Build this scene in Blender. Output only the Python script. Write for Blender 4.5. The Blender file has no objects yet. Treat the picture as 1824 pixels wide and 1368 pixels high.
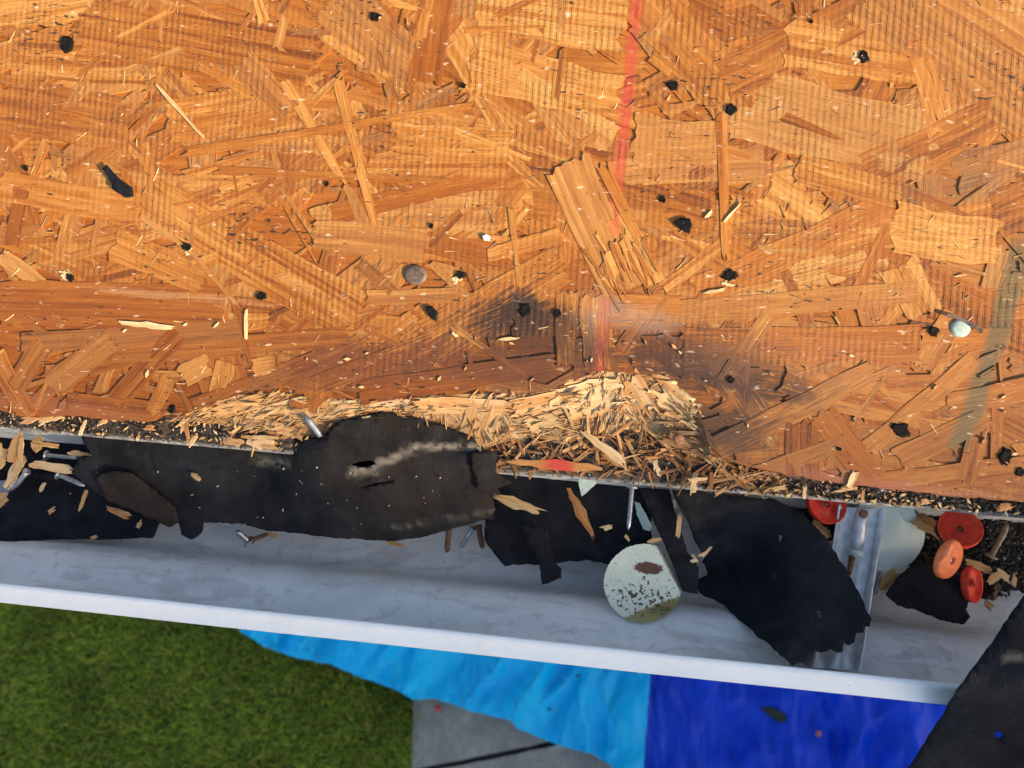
import bpy, math, random
import numpy as np
from mathutils import Vector, Matrix, Quaternion, geometry, noise

random.seed(7); RS = np.random.RandomState(7)
scene = bpy.context.scene
COL = scene.collection

# ------------------------------------------------------------------ camera
W, H, F = 1824.0, 1368.0, 1370.0
SLOPE, YAW, ROLL, DIST, ZD = math.radians(18), math.radians(5), math.radians(4.4), 0.48, 3.3
X = Vector((1, 0, 0)); U = Vector((0, math.cos(SLOPE), math.sin(SLOPE))); N = Vector((0, -math.sin(SLOPE), math.cos(SLOPE)))
O = Vector((0, 0, ZD))
fw = (-N*math.cos(YAW) - X*math.sin(YAW)).normalized()
r0 = X*math.cos(YAW) - N*math.sin(YAW)
rt = r0*math.cos(ROLL) + U*math.sin(ROLL)
up = -r0*math.sin(ROLL) + U*math.cos(ROLL)
def ray(u, v): return fw*F + rt*(u-W/2) - up*(v-H/2)
_r = ray(912, 815); CAM = O - _r*(DIST/(-_r.dot(N)))
cd = bpy.data.cameras.new('camera'); cam = bpy.data.objects.new('camera', cd); COL.objects.link(cam)
M = Matrix((rt, up, -fw)).transposed().to_4x4(); M.translation = CAM; cam.matrix_world = M
cd.sensor_fit = 'HORIZONTAL'; cd.sensor_width = 36; cd.lens = 36*F/W; cd.clip_start = 0.01; cd.clip_end = 500
cd.dof.use_dof = True; cd.dof.focus_distance = 0.50; cd.dof.aperture_fstop = 9.5
scene.camera = cam

# ------------------------------------------------------------------ world, sun, exposure
SUN_EL, SUN_AZ = math.radians(17), math.radians(58)     # azimuth from -Y towards +X
sdir = Vector((math.cos(SUN_EL)*math.sin(SUN_AZ), -math.cos(SUN_EL)*math.cos(SUN_AZ), math.sin(SUN_EL)))
wd = bpy.data.worlds.new('World'); scene.world = wd; wd.use_nodes = True
wn = wd.node_tree.nodes; wl = wd.node_tree.links
sky = wn.new('ShaderNodeTexSky'); sky.sky_type = 'NISHITA'; sky.sun_disc = False
sky.dust_density = 2.2; sky.ozone_density = 0.7; sky.sun_elevation = SUN_EL; sky.sun_rotation = math.atan2(sdir.x, sdir.y)
bg = wn['Background']; bg.inputs['Strength'].default_value = 0.15; wl.new(sky.outputs[0], bg.inputs[0])
sl = bpy.data.lights.new('sun', 'SUN'); sl.energy = 5.0; sl.angle = math.radians(0.6); sl.color = (1.0, 0.77, 0.50)
so = bpy.data.objects.new('sun', sl); COL.objects.link(so); so.rotation_euler = sdir.to_track_quat('Z', 'Y').to_euler()
scene.view_settings.view_transform = 'Standard'; scene.view_settings.look = 'None'
scene.view_settings.exposure = 1.05; scene.view_settings.gamma = 1

# ------------------------------------------------------------------ helpers
def hit_z(u, v, z):
    d = ray(u, v); return CAM + d*((z-CAM.z)/d.z)
def deck(u, v, h=0.0):
    d = ray(u, v); t = (h-(CAM-O).dot(N))/d.dot(N); p = CAM + d*t - O
    return Vector((p.dot(X), p.dot(U), h))
def gut(u, v, h): return hit_z(u, v, ZD+h)

def link(name, me, mat, parent=None, smooth=False):
    o = bpy.data.objects.new(name, me); COL.objects.link(o)
    if mat: me.materials.append(mat)
    if parent: o.parent = parent
    if smooth:
        me.polygons.foreach_set('use_smooth', [True]*len(me.polygons))
    return o
def tag(o, label, cat, group=None):
    o['label'] = label; o['category'] = cat
    if group: o['group'] = group
    return o
def empty(name, loc=(0, 0, 0)):
    e = bpy.data.objects.new(name, None); e.empty_display_size = 0.02; COL.objects.link(e); e.location = loc; return e

class MB:
    """collects geometry for one mesh; uv in metres, tone = RGBA per vertex"""
    def __init__(s): s.v = []; s.f = []; s.uv = []; s.t = []
    def add(s, vs, fs, uvs=None, tone=(0.5, 0, 0, 1)):
        b = len(s.v); s.v += [tuple(p) for p in vs]; s.f += [tuple(i+b for i in f) for f in fs]
        s.uv += list(uvs) if uvs is not None else [(p[0], p[1]) for p in vs]
        s.t += list(tone) if isinstance(tone, list) else [tone]*len(vs)
    def mesh(s, name, off=(0, 0, 0)):
        me = bpy.data.meshes.new(name)
        o = Vector(off)
        me.from_pydata([tuple(Vector(p)-o) for p in s.v], [], s.f)
        lv = np.empty(len(me.loops), dtype=np.int32); me.loops.foreach_get('vertex_index', lv)
        uvl = me.uv_layers.new(name='grain'); uvl.data.foreach_set('uv', np.array(s.uv, dtype=np.float32)[lv].ravel())
        ca = me.color_attributes.new('tone', 'FLOAT_COLOR', 'POINT'); ca.data.foreach_set('color', np.array(s.t, dtype=np.float32).ravel())
        me.update(); return me
    def build(s, name, mat, parent=None, off=(0, 0, 0), smooth=False):
        return link(name, s.mesh(name, off), mat, parent, smooth)

def lathe(prof, n=24, org=(0, 0, 0), axis=(0, 0, 1), jit=0.0):
    """prof: list of (r, z)"""
    q = Vector((0, 0, 1)).rotation_difference(Vector(axis).normalized()); org = Vector(org)
    vs, fs = [], []
    for r, z in prof:
        for k in range(n):
            a = 2*math.pi*k/n; rr = r*(1+jit*random.uniform(-1, 1))
            vs.append(org + q @ Vector((rr*math.cos(a), rr*math.sin(a), z)))
    for i in range(len(prof)-1):
        for k in range(n):
            fs.append((i*n+k, i*n+(k+1) % n, (i+1)*n+(k+1) % n, (i+1)*n+k))
    if prof[0][0] > 1e-6: fs.append(tuple(range(n))[::-1])
    if prof[-1][0] > 1e-6: fs.append(tuple((len(prof)-1)*n+k for k in range(n)))
    return vs, fs

def inpoly(x, y, poly):
    c = False; j = len(poly)-1
    for i in range(len(poly)):
        xi, yi = poly[i]; xj, yj = poly[j]
        if (yi > y) != (yj > y) and x < (xj-xi)*(y-yi)/(yj-yi)+xi: c = not c
        j = i
    return c
def ragged(poly, step, amp, seed):
    out = []
    rnd = random.Random(seed); n = len(poly)
    for i in range(n):
        a = Vector(poly[i]).to_2d(); b = Vector(poly[(i+1) % n]).to_2d(); L = (b-a).length; k = max(1, int(L/step))
        nn = Vector((-(b-a).y, (b-a).x))/max(L, 1e-6)
        for j in range(k):
            p = a + (b-a)*(j/k)
            d = amp*(noise.noise(Vector((p.x*0.045, p.y*0.045, seed*3.1)))*1.3+rnd.uniform(-.55, .55))
            out.append(tuple(p+nn*d))
    return out
def sheet_mb(poly, pos, step=10, rag=1.5, thick=0.0012, holes=(), seed=1, down=None, tone=None, mb=None, uvw=True):
    """tear-edged sheet: outline traced as (u,v), pos(u,v)->world point"""
    B = ragged(poly, step*0.6, rag, seed); HS = [ragged(h, 3, rag*0.6, seed+5) for h in holes]
    pts = [Vector(p) for p in B]; edges = [(i, (i+1) % len(B)) for i in range(len(B))]
    for h in HS:
        b = len(pts); pts += [Vector(p) for p in h]; edges += [(b+i, b+(i+1) % len(h)) for i in range(len(h))]
    us = [p[0] for p in B]; vs_ = [p[1] for p in B]
    rnd = random.Random(seed)
    x = min(us)
    while x < max(us):
        y = min(vs_)
        while y < max(vs_):
            px, py = x+rnd.uniform(-.3, .3)*step, y+rnd.uniform(-.3, .3)*step
            if inpoly(px, py, B) and not any(inpoly(px, py, h) for h in HS): pts.append(Vector((px, py)))
            y += step
        x += step
    V2, E2, F2, _, _, _ = geometry.delaunay_2d_cdt(pts, edges, [], 0, 1e-4)
    tris = []
    for f in F2:
        cx = sum(V2[i].x for i in f)/3; cy = sum(V2[i].y for i in f)/3
        if inpoly(cx, cy, B) and not any(inpoly(cx, cy, h) for h in HS):
            a, b, c = f
            if (V2[b]-V2[a]).cross(V2[c]-V2[a]) > 0: f = [a, c, b]
            tris.append(tuple(f))
    used = sorted({i for f in tris for i in f}); rm = {i: k for k, i in enumerate(used)}
    tris = [tuple(rm[i] for i in f) for f in tris]
    top = [pos(V2[i].x, V2[i].y) for i in used]; n = len(top)
    dn = Vector(down) if down is not None else Vector((0, 0, -1))
    cnt = {}
    for f in tris:
        for k in range(3):
            e = (f[k], f[(k+1) % 3]); cnt[e] = cnt.get(e, 0)+1
    fs = list(tris) + [(f[2]+n, f[1]+n, f[0]+n) for f in tris]
    for (a, b) in cnt:
        if (b, a) not in cnt: fs.append((b, a, a+n, b+n))
    tn = [(tone(V2[i].x, V2[i].y) if tone else (0, 0, 0, 1)) for i in used]
    mb = mb or MB(); mb.add(top + [p+dn*thick for p in top], fs, [(p.x, p.y) for p in top]*2, tn+tn)
    return mb

# ------------------------------------------------------------------ node helper
class NT:
    def __init__(s, name):
        s.m = bpy.data.materials.new(name); s.m.use_nodes = True; s.t = s.m.node_tree; s.n = s.t.nodes; s.l = s.t.links
        s.b = s.n['Principled BSDF']
    def put(s, sock, val):
        if isinstance(val, bpy.types.NodeSocket): s.l.new(val, sock)
        elif val is not None:
            if hasattr(sock.default_value, '__len__') and not hasattr(val, '__len__'): val = (val,)*len(sock.default_value)
            if hasattr(sock.default_value, '__len__') and len(sock.default_value) == 4 and len(val) == 3: val = tuple(val)+(1,)
            sock.default_value = val
    def math(s, op, a, b=None, c=None, clamp=False):
        n = s.n.new('ShaderNodeMath'); n.operation = op; n.use_clamp = clamp
        for i, x in enumerate((a, b, c)):
            if x is not None: s.put(n.inputs[i], x)
        return n.outputs[0]
    def mul(s, a, b): return s.math('MULTIPLY', a, b)
    def add(s, a, b): return s.math('ADD', a, b)
    def sub(s, a, b): return s.math('SUBTRACT', a, b)
    def ss(s, x, lo, hi):
        n = s.n.new('ShaderNodeMapRange'); n.interpolation_type = 'SMOOTHSTEP'; n.clamp = True
        s.put(n.inputs[0], x); s.put(n.inputs[1], lo); s.put(n.inputs[2], hi); n.inputs[3].default_value = 0; n.inputs[4].default_value = 1
        return n.outputs[0]
    def mix(s, f, a, b, mode='MIX'):
        n = s.n.new('ShaderNodeMix'); n.data_type = 'RGBA'; n.blend_type = mode; n.clamp_factor = True
        s.put(n.inputs[0], f); s.put(n.inputs[6], a); s.put(n.inputs[7], b); return n.outputs[2]
    def noise(s, vec, scale=1.0, detail=3, rough=0.55, dist=0.0):
        n = s.n.new('ShaderNodeTexNoise'); s.put(n.inputs['Vector'], vec); n.inputs['Scale'].default_value = scale
        n.inputs['Detail'].default_value = detail; n.inputs['Roughness'].default_value = rough; n.inputs['Distortion'].default_value = dist
        return n.outputs[0]
    def vmul(s, vec, k, off=None, rot=0.0):
        n = s.n.new('ShaderNodeMapping'); s.put(n.inputs[0], vec); n.inputs['Scale'].default_value = k
        if off: n.inputs['Location'].default_value = off
        n.inputs['Rotation'].default_value = (0, 0, rot); return n.outputs[0]
    def uv(s): n = s.n.new('ShaderNodeUVMap'); n.uv_map = 'grain'; return n.outputs[0]
    def tone(s):
        n = s.n.new('ShaderNodeAttribute'); n.attribute_name = 'tone'; q = s.n.new('ShaderNodeSeparateColor'); s.l.new(n.outputs['Color'], q.inputs[0])
        return q.outputs[0], q.outputs[1], q.outputs[2], n.outputs['Alpha']
    def obj(s, o=None):
        n = s.n.new('ShaderNodeTexCoord'); n.object = o; return n.outputs['Object']
    def pos(s): return s.n.new('ShaderNodeNewGeometry').outputs['Position']
    def xyz(s, v): n = s.n.new('ShaderNodeSeparateXYZ'); s.put(n.inputs[0], v); return n.outputs
    def ramp(s, f, stops):
        n = s.n.new('ShaderNodeValToRGB'); e = n.color_ramp.elements
        while len(e) < len(stops): e.new(0.5)
        for k, (p, c) in enumerate(stops): e[k].position = p; e[k].color = tuple(c)+(1,)
        s.put(n.inputs[0], f); return n.outputs[0]
    def bump(s, h, dist=1.0, strength=1.0):
        n = s.n.new('ShaderNodeBump'); n.inputs['Strength'].default_value = strength; n.inputs['Distance'].default_value = dist
        s.put(n.inputs['Height'], h); s.l.new(n.outputs[0], s.b.inputs['Normal'])
    def out(s, col, rough=0.7, metal=0.0, spec=None):
        s.put(s.b.inputs['Base Color'], col); s.put(s.b.inputs['Roughness'], rough); s.put(s.b.inputs['Metallic'], metal)
        if spec is not None: s.put(s.b.inputs['Specular IOR Level'], spec)
        return s.m

# ------------------------------------------------------------------ deck frame
deck_root = empty('roof_deck', O); deck_root.rotation_euler = (SLOPE, 0, 0)
tag(deck_root, 'weathered orange strand board roof sheathing with a rotted lower edge', 'roof sheathing')

def wood_material(name, on_deck=True):
    PAL = [(0.0, (0.54, 0.272, 0.070)), (0.2, (0.395, 0.151, 0.024)), (0.48, (0.268, 0.080, 0.009)), (0.76, (0.142, 0.036, 0.0045)), (1.0, (0.046, 0.013, 0.0035))]
    if not on_deck: PAL = [(0.0, (0.72, 0.53, 0.30)), (0.2, (0.62, 0.39, 0.17)), (0.48, (0.46, 0.22, 0.07)), (0.76, (0.27, 0.095, 0.022)), (1.0, (0.11, 0.036, 0.010))]
    T = NT(name); uv = T.uv(); tr, tg, tb, ta = T.tone()
    P = T.obj(deck_root)
    fine = T.noise(T.vmul(uv, (55, 850, 1)), 1, 4, 0.7)
    mid = T.noise(T.vmul(uv, (14, 260, 1)), 1, 3, 0.55, 0.4)
    ring = T.mul(T.ss(T.noise(T.vmul(uv, (3.5, 190, 1), (3, 9, 0)), 1, 3, .6, .3), .46, .64), T.ss(T.noise(T.vmul(uv, (0.7, 0.7, 1), (4, 8, 0)), 1, 1), .36, .60))
    blot = T.noise(P, 26, 4, 0.6)
    f = T.add(T.add(T.mul(tr, 0.74), T.mul(T.sub(mid, 0.5), 0.60)), T.add(T.mul(T.sub(fine, 0.5), 0.62), T.mul(T.sub(ring, 0.25), 0.36)))
    f = T.add(f, T.mul(T.sub(blot, 0.5), 0.45))
    col = T.ramp(f, PAL)
    crack = T.ss(T.noise(T.vmul(uv, (26, 900, 1), (1, 2, 0)), 1, 3, .6), .64, .72)
    col = T.mix(T.mul(crack, .7), col, (0.10, 0.036, 0.012))
    st1 = T.noise(T.vmul(uv, (38, 300, 1), (5, 1, 0)), 1, 5, .72)
    col = T.mix(T.mul(T.ss(st1, .57, .72), .5), col, (0.58, 0.31, 0.10)); col = T.mix(T.mul(T.ss(st1, .46, .30), .7), col, (0.12, 0.036, 0.008))
    hv = T.noise(T.vmul(uv, (.7, .7, 1), (2, 6, 0)), 1, 0)
    col = T.mix(T.mul(T.ss(hv, .50, .64), .34), col, (0.36, 0.190, 0.070)); col = T.mix(T.mul(T.ss(hv, .47, .35), .30), col, (0.33, 0.095, 0.012))
    hgt = T.sub(T.add(T.mul(fine, 0.00030), T.mul(mid, 0.00030)), T.mul(crack, .00025))
    if on_deck:
        px, py, _ = T.xyz(P)
        # caul screen imprint: narrow ribs running up the slope
        ph = T.add(T.mul(px, 2*math.pi/0.00405), T.mul(T.noise(P, 20, 2), 2.0))
        rib = T.ss(T.math('SINE', ph), -.55, .55)
        rib2 = T.add(T.mul(T.math('SINE', T.mul(py, 2*math.pi/0.0024)), 0.5), 0.5)
        ribm = T.mul(T.mul(tg, .85), T.ss(T.noise(P, 34, 4, .6), 0.32, 0.62))
        grain_break = T.noise(T.vmul(P, (500, 260, 1)), 1, 2)
        hgt = T.add(hgt, T.mul(ribm, T.mul(T.mul(rib, T.ss(fine, .25, .65)), 0.00050)))
        col = T.mix(T.mul(T.mul(ribm, T.mul(T.sub(1.0, rib), T.ss(fine, .75, .3))), 0.20), col, (0.22, 0.075, 0.018))
        col = T.mix(T.mul(T.mul(ribm, T.math('POWER', rib, 3.0)), T.mul(T.ss(fine, .35, .7), 0.4)), col, (0.58, 0.31, 0.10))
        # brown damp near the eave
        damp = T.mul(T.ss(T.add(py, T.mul(T.sub(blot, 0.5), 0.10)), 0.155, 0.02), 0.62)
        col = T.mix(damp, col, T.mix(0.85, col, (0.47, 0.33, 0.23), 'MULTIPLY'))
        n1 = T.noise(P, 55, 4, 0.65); n2 = T.noise(P, 160, 3, 0.6)
        streak = T.noise(T.vmul(uv, (40, 600, 1)), 1, 3)
        def blob(u, v, rx, ry, ang, color, k, lo=0.35):
            nonlocal col
            c = deck(u, v); m = 0.48/F
            n = T.n.new('ShaderNodeVectorMath'); n.operation = 'SUBTRACT'; T.put(n.inputs[0], P); n.inputs[1].default_value = (c.x, c.y, 0)
            q = T.vmul(n.outputs[0], (1, 1, 0), None, -math.radians(ang)); q = T.vmul(q, (1/(rx*m), 1/(ry*m), 0))
            ln = T.n.new('ShaderNodeVectorMath'); ln.operation = 'LENGTH'; T.l.new(q, ln.inputs[0])
            d = T.add(ln.outputs['Value'], T.mul(T.sub(n1, 0.5), 1.6)); d = T.add(d, T.mul(T.sub(streak, 0.5), 1.7))
            mk = T.mul(T.ss(d, 1.1, lo), k); col = T.mix(mk, col, color)
        blob(925, 560, 78, 45, 8, (0.014, 0.012, 0.012), 1.0, 0.45)
        blob(960, 600, 190, 85, 0, (0.05, 0.022, 0.013), 0.85)
        blob(660, 650, 230, 52, 8, (0.13, 0.036, 0.012), 0.75)
        blob(900, 660, 300, 55, -6, (0.11, 0.038, 0.016), 0.75)
        blob(1290, 665, 170, 40, -8, (0.022, 0.018, 0.018), 1.0, 0.4)
        blob(1250, 640, 240, 70, -8, (0.06, 0.026, 0.016), 0.8)
        blob(1130, 565, 95, 34, -4, (0.46, 0.32, 0.25), 0.28)
        blob(1060, 560, 40, 55, 0, (0.42, 0.29, 0.21), 0.22)
        blob(1270, 760, 130, 70, 0, (0.05, 0.025, 0.016), 0.88)
        blob(1450, 640, 240, 60, 0, (0.36, 0.15, 0.06), 0.25)
        blob(150, 735, 260, 28, -4, (0.30, 0.11, 0.05), 0.4)
        blob(1640, 880, 300, 22, -5, (0.34, 0.12, 0.08), 0.5)
        blob(1700, 330, 120, 30, 5, (0.17, 0.11, 0.06), 0.35)
        blob(300, 395, 60, 90, 30, (0.58, 0.35, 0.15), 0.10)
        blob(290, 525, 210, 9, -1, (0.66, 0.44, 0.24), 0.22)
        # red marking line
        a = deck(1135, 0); b = deck(1104, 300); c = deck(1062, 690)
        A = np.array([[p.y*p.y, p.y, 1] for p in (a, b, c)]); k2, k1, k0 = [float(q) for q in np.linalg.solve(A, np.array([p.x for p in (a, b, c)]))]
        lx = T.add(T.add(T.mul(T.mul(py, py), k2), T.mul(py, k1)), k0)
        dl = T.add(T.math('ABSOLUTE', T.sub(px, lx)), T.mul(T.sub(n2, 0.5), 0.003))
        redm = T.mul(T.ss(dl, 0.0056, 0.0016), T.ss(T.add(T.mul(n1, 0.5), T.mul(streak, 0.5)), 0.31, 0.52))
        redm = T.mul(T.mul(redm, T.add(.30, T.mul(T.ss(py, deck(1080, 520).y, deck(1095, 330).y), .36))), T.mul(ta, T.ss(py, c.y-0.004, c.y+0.01)))
        col = T.mix(redm, col, (0.46, 0.050, 0.040))
        # grey-green smear at the right
        a = deck(1822, 430); b = deck(1770, 620); c = deck(1700, 800)
        A = np.array([[p.y*p.y, p.y, 1] for p in (a, b, c)]); k2, k1, k0 = [float(q) for q in np.linalg.solve(A, np.array([p.x for p in (a, b, c)]))]
        lx = T.add(T.add(T.mul(T.mul(py, py), k2), T.mul(py, k1)), k0)
        dl = T.add(T.math('ABSOLUTE', T.sub(px, lx)), T.mul(T.sub(n1, 0.5), 0.010))
        grm = T.mul(T.ss(dl, 0.0092, 0.0030), T.mul(T.ss(py, c.y-0.003, c.y+0.004), T.ss(py, a.y+0.012, a.y-0.01)))
        col = T.mix(T.mul(grm, 0.75), col, (0.085, 0.080, 0.042))
        # tar flecks pressed into the screen pattern
        fl = T.noise(T.vmul(P, (120, 430, 1), (3.1, 1.7, 0), math.radians(9)), 1, 3, 0.62)
        reg = T.noise(P, 13, 2)
        fm = T.ss(T.add(fl, T.mul(T.sub(reg, 0.5), 0.42)), 0.665, 0.70)
        col = T.mix(T.mul(fm, 0.96), col, (0.016, 0.013, 0.012))
        fl2 = T.noise(T.vmul(P, (420, 520, 1)), 1, 2, 0.5)
        col = T.mix(T.mul(T.ss(fl2, 0.715, 0.75), 0.7), col, (0.035, 0.02, 0.015))
        wm = T.noise(T.vmul(P, (120, 300, 1), (7, 2, 0)), 1, 3)
        col = T.mix(T.mul(T.ss(wm, 0.63, 0.74), 0.55), col, (0.78, 0.62, 0.44))
    col = T.mix(tb, col, (0.085, 0.045, 0.028))
    T.bump(hgt)
    return T.out(col, 0.62, 0, 0.35)

WOOD = wood_material('strand_wood'); CHIP = wood_material('chip_wood', False)

def simple(name, col, rough=0.6, metal=0.0, nscale=60, namp=0.25, bump=0.0, spec=None):
    T = NT(name); n = T.noise(T.pos(), nscale, 4, 0.6)
    dark = tuple(c*(1-namp) for c in col); lite = tuple(min(1, c*(1+namp)) for c in col)
    c = T.mix(T.ss(n, 0.3, 0.7), dark, lite)
    if bump: T.bump(T.mul(n, bump))
    return T.out(c, rough, metal, spec)

STEEL = simple('nail_steel', (0.42, 0.43, 0.44), 0.38, 0.85, 400, 0.3)
RUST = simple('rusty_steel', (0.20, 0.095, 0.05), 0.75, 0.2, 700, 0.5, 0.0002)
PIT_BLACK = simple('pit_black', (0.009, 0.008, 0.008), 0.85, 0, 500, 0.4, 0.0004, 0.12)  # near-black colour for the shaded inside of nail holes
MINTM = simple('mint_painted_steel', (0.50, 0.62, 0.56), 0.5, 0, 240, 0.10)
NAILMINT = simple('mint_nail_paint', (0.26, 0.36, 0.34), 0.5, 0, 500, 0.2)
WHITECHIP = simple('white_paint_chip', (0.7, 0.72, 0.76), 0.6, 0, 300, 0.1)

# felt
def felt_material(name, base=(0.008, 0.009, 0.014)):
    T = NT(name); tr, tg, tb, ta = T.tone(); P = T.pos()
    n = T.noise(P, 45, 5, 0.62); wv = T.noise(T.vmul(P, (900, 160, 300)), 1, 2)
    wv2 = T.noise(T.vmul(P, (160, 900, 300)), 1, 2)
    fib = T.noise(T.vmul(P, (1300, 190, 400), (2, 5, 1)), 1, 2)
    c = T.mix(T.ss(n, 0.3, 0.72), tuple(q*0.6 for q in base), tuple(q*1.6 for q in base))
    c = T.mix(T.mul(tr, T.ss(T.noise(P, 60, 4, 0.6), 0.25, 0.75)), c, (0.030, 0.020, 0.014))
    c = T.mix(T.mul(tg, T.ss(T.noise(P, 210, 4, 0.7), 0.31, 0.52)), c, (0.27, 0.235, 0.18))
    c = T.mix(T.mul(T.ss(fib, 0.71, 0.76), 0.5), c, (0.16, 0.15, 0.13))
    c = T.mix(T.mul(T.ss(T.noise(P, 28, 6, .7), .5, .75), .55), c, (0.034, 0.034, 0.036))
    T.bump(T.add(T.mul(T.add(wv, wv2), 0.00016), T.mul(n, 0.0022)))
    return T.out(c, 0.85, 0, 0.16)
FELT = felt_material('roofing_felt'); FELTB = felt_material('roofing_felt_faded', (0.008, 0.0095, 0.0135))
FELTW = felt_material('roofing_felt_weathered', (0.011, 0.011, 0.013))

# ------------------------------------------------------------------ eave edge of the sheathing
E_TOP = [(-900, 640), (-300, 700), (0, 730), (35, 742), (70, 744), (120, 740), (200, 748), (262, 752), (291, 732), (326, 743), (345, 730), (420, 706), (470, 696),
         (540, 708), (600, 716), (690, 714), (775, 708), (850, 703), (930, 708), (1000, 690), (1040, 650), (1080, 632), (1130, 645), (1200, 684), (1240, 722), (1256, 772),
         (1266, 814), (1330, 830), (1400, 846), (1500, 862), (1600, 873), (1700, 885), (1824, 894), (2100, 920), (2800, 985)]
E_BOT = [(318, 742), (400, 754), (460, 766), (500, 775), (560, 782), (640, 772), (700, 772), (780, 776), (840, 790), (870, 794), (900, 777), (960, 779), (1010, 789),
         (1060, 772), (1100, 766), (1150, 765), (1200, 790), (1275, 818)]
_ex = np.array([deck(*p).x for p in E_TOP]); _ey = np.array([deck(*p).y for p in E_TOP])
_bx = np.array([deck(*p, -0.009).x for p in E_BOT]); _by = np.array([deck(*p, -0.009).y for p in E_BOT])
def edge_top(x): return float(np.interp(x, _ex, _ey)) + 0.0013*noise.noise(Vector((x*180, 0, 0))) + 0.0008*noise.noise(Vector((x*700, 5, 0)))
def edge_bot(x): return float(np.interp(x, _bx, _by)) + 0.003*noise.noise(Vector((x*150, 9, 0)))
ROT0, ROT1 = _bx[0], _bx[-1]

lip_y_ = deck(900, 753+(926-753)*900/1824.0, -0.0135).y
# the board itself
mb = MB(); xs = np.linspace(-1.2, 1.2, 601); TH = 0.011
vs = []; 
for x in xs:
    y = edge_top(x)
    vs += [(x, y, -0.0006), (x, 1.18, -0.0006), (x, y+0.0005, -TH), (x, 1.18, -TH)]
fs = []
for i in range(len(xs)-1):
    a, b = 4*i, 4*i+4
    fs += [(a, b, b+1, a+1), (a+2, a+3, b+3, b+2), (a+2, b+2, b, a)]
L = 4*(len(xs)-1); fs += [(0, 1, 3, 2), (L, L+2, L+3, L+1)]
mb.add(vs, fs, [(p[0], p[1]) for p in vs], (0.62, 0.1, 0.0, 1)); mb.build('board_core', WOOD, deck_root)

def strand(mb, p0, p1, w, h, tone=0.5, rib=0.5, dark=0.0, paint=1.0, n=6, m=4, rag=0.18, curl=(0, 0), taper=(1, 1), thick=0.0007, seed=0, bow=0.0, twist=0.0, clip=True):
    rnd = random.Random(seed); p0 = Vector((p0[0], p0[1])); p1 = Vector((p1[0], p1[1])); d = p1-p0; L = d.length
    if L < 1e-5: return
    d /= L; q = Vector((-d.y, d.x)); uo, vo = rnd.uniform(-9, 9), rnd.uniform(-9, 9); sd = rnd.uniform(0, 99); fray = rnd.uniform(-.009, .003) if rnd.random() < .75 else 0
    eo0 = [rnd.uniform(-1, 1)*rag*w for _ in range(m)]; eo1 = [rnd.uniform(-1, 1)*rag*w for _ in range(m)]
    top, uvs = [], []
    for i in range(n+1):
        t = i/n; wt = w*(taper[0]*(1-t)+taper[1]*t)
        for j in range(m):
            s = j/(m-1)-0.5
            a = t*L + (eo0[j] if i == 0 else eo1[j] if i == n else 0)
            off = s*wt + (noise.noise(Vector((t*5, s*3, sd)))*0.07*w if abs(s) > .4 else 0) + bow*w*math.sin(math.pi*t)
            pt = p0 + d*a + q*off; x, y = pt
            if clip:
                e = edge_top(x); inr = ROT0+.012 < x < ROT1-.012
                if inr: e = max(edge_bot(x)+.006, e+fray+.0025*noise.noise(Vector((x*420, sd, 0)))+(.0022*rnd.uniform(-1, 1)))
                if y < e+0.0003: y = e+0.0003 + 0.0006*rnd.random()
            z = h + curl[0]*max(0, 1-t*3)**2 + curl[1]*max(0, t*3-2)**2 + twist*s*wt + 0.00007*noise.noise(Vector((x*90, y*90, sd)))
            top.append(Vector((x, y, z))); uvs.append((a+uo, s*wt+vo))
    k = len(top); fs = []
    for i in range(n):
        for j in range(m-1):
            a = i*m+j; fs.append((a, a+m, a+m+1, a+1))
    ring = [j for j in range(m)] + [i*m+m-1 for i in range(1, n+1)] + [n*m+j for j in range(m-2, -1, -1)] + [i*m for i in range(n-1, 0, -1)]
    low = [top[i]-Vector((0, 0, thick)) for i in ring]
    for i in range(len(ring)):
        j = (i+1) % len(ring); fs.append((ring[i], ring[j], k+j, k+i))
    mb.add(top+low, fs, uvs+[uvs[i] for i in ring], (tone, rib, dark, paint))

def PX(u): return u*DIST/F
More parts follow.
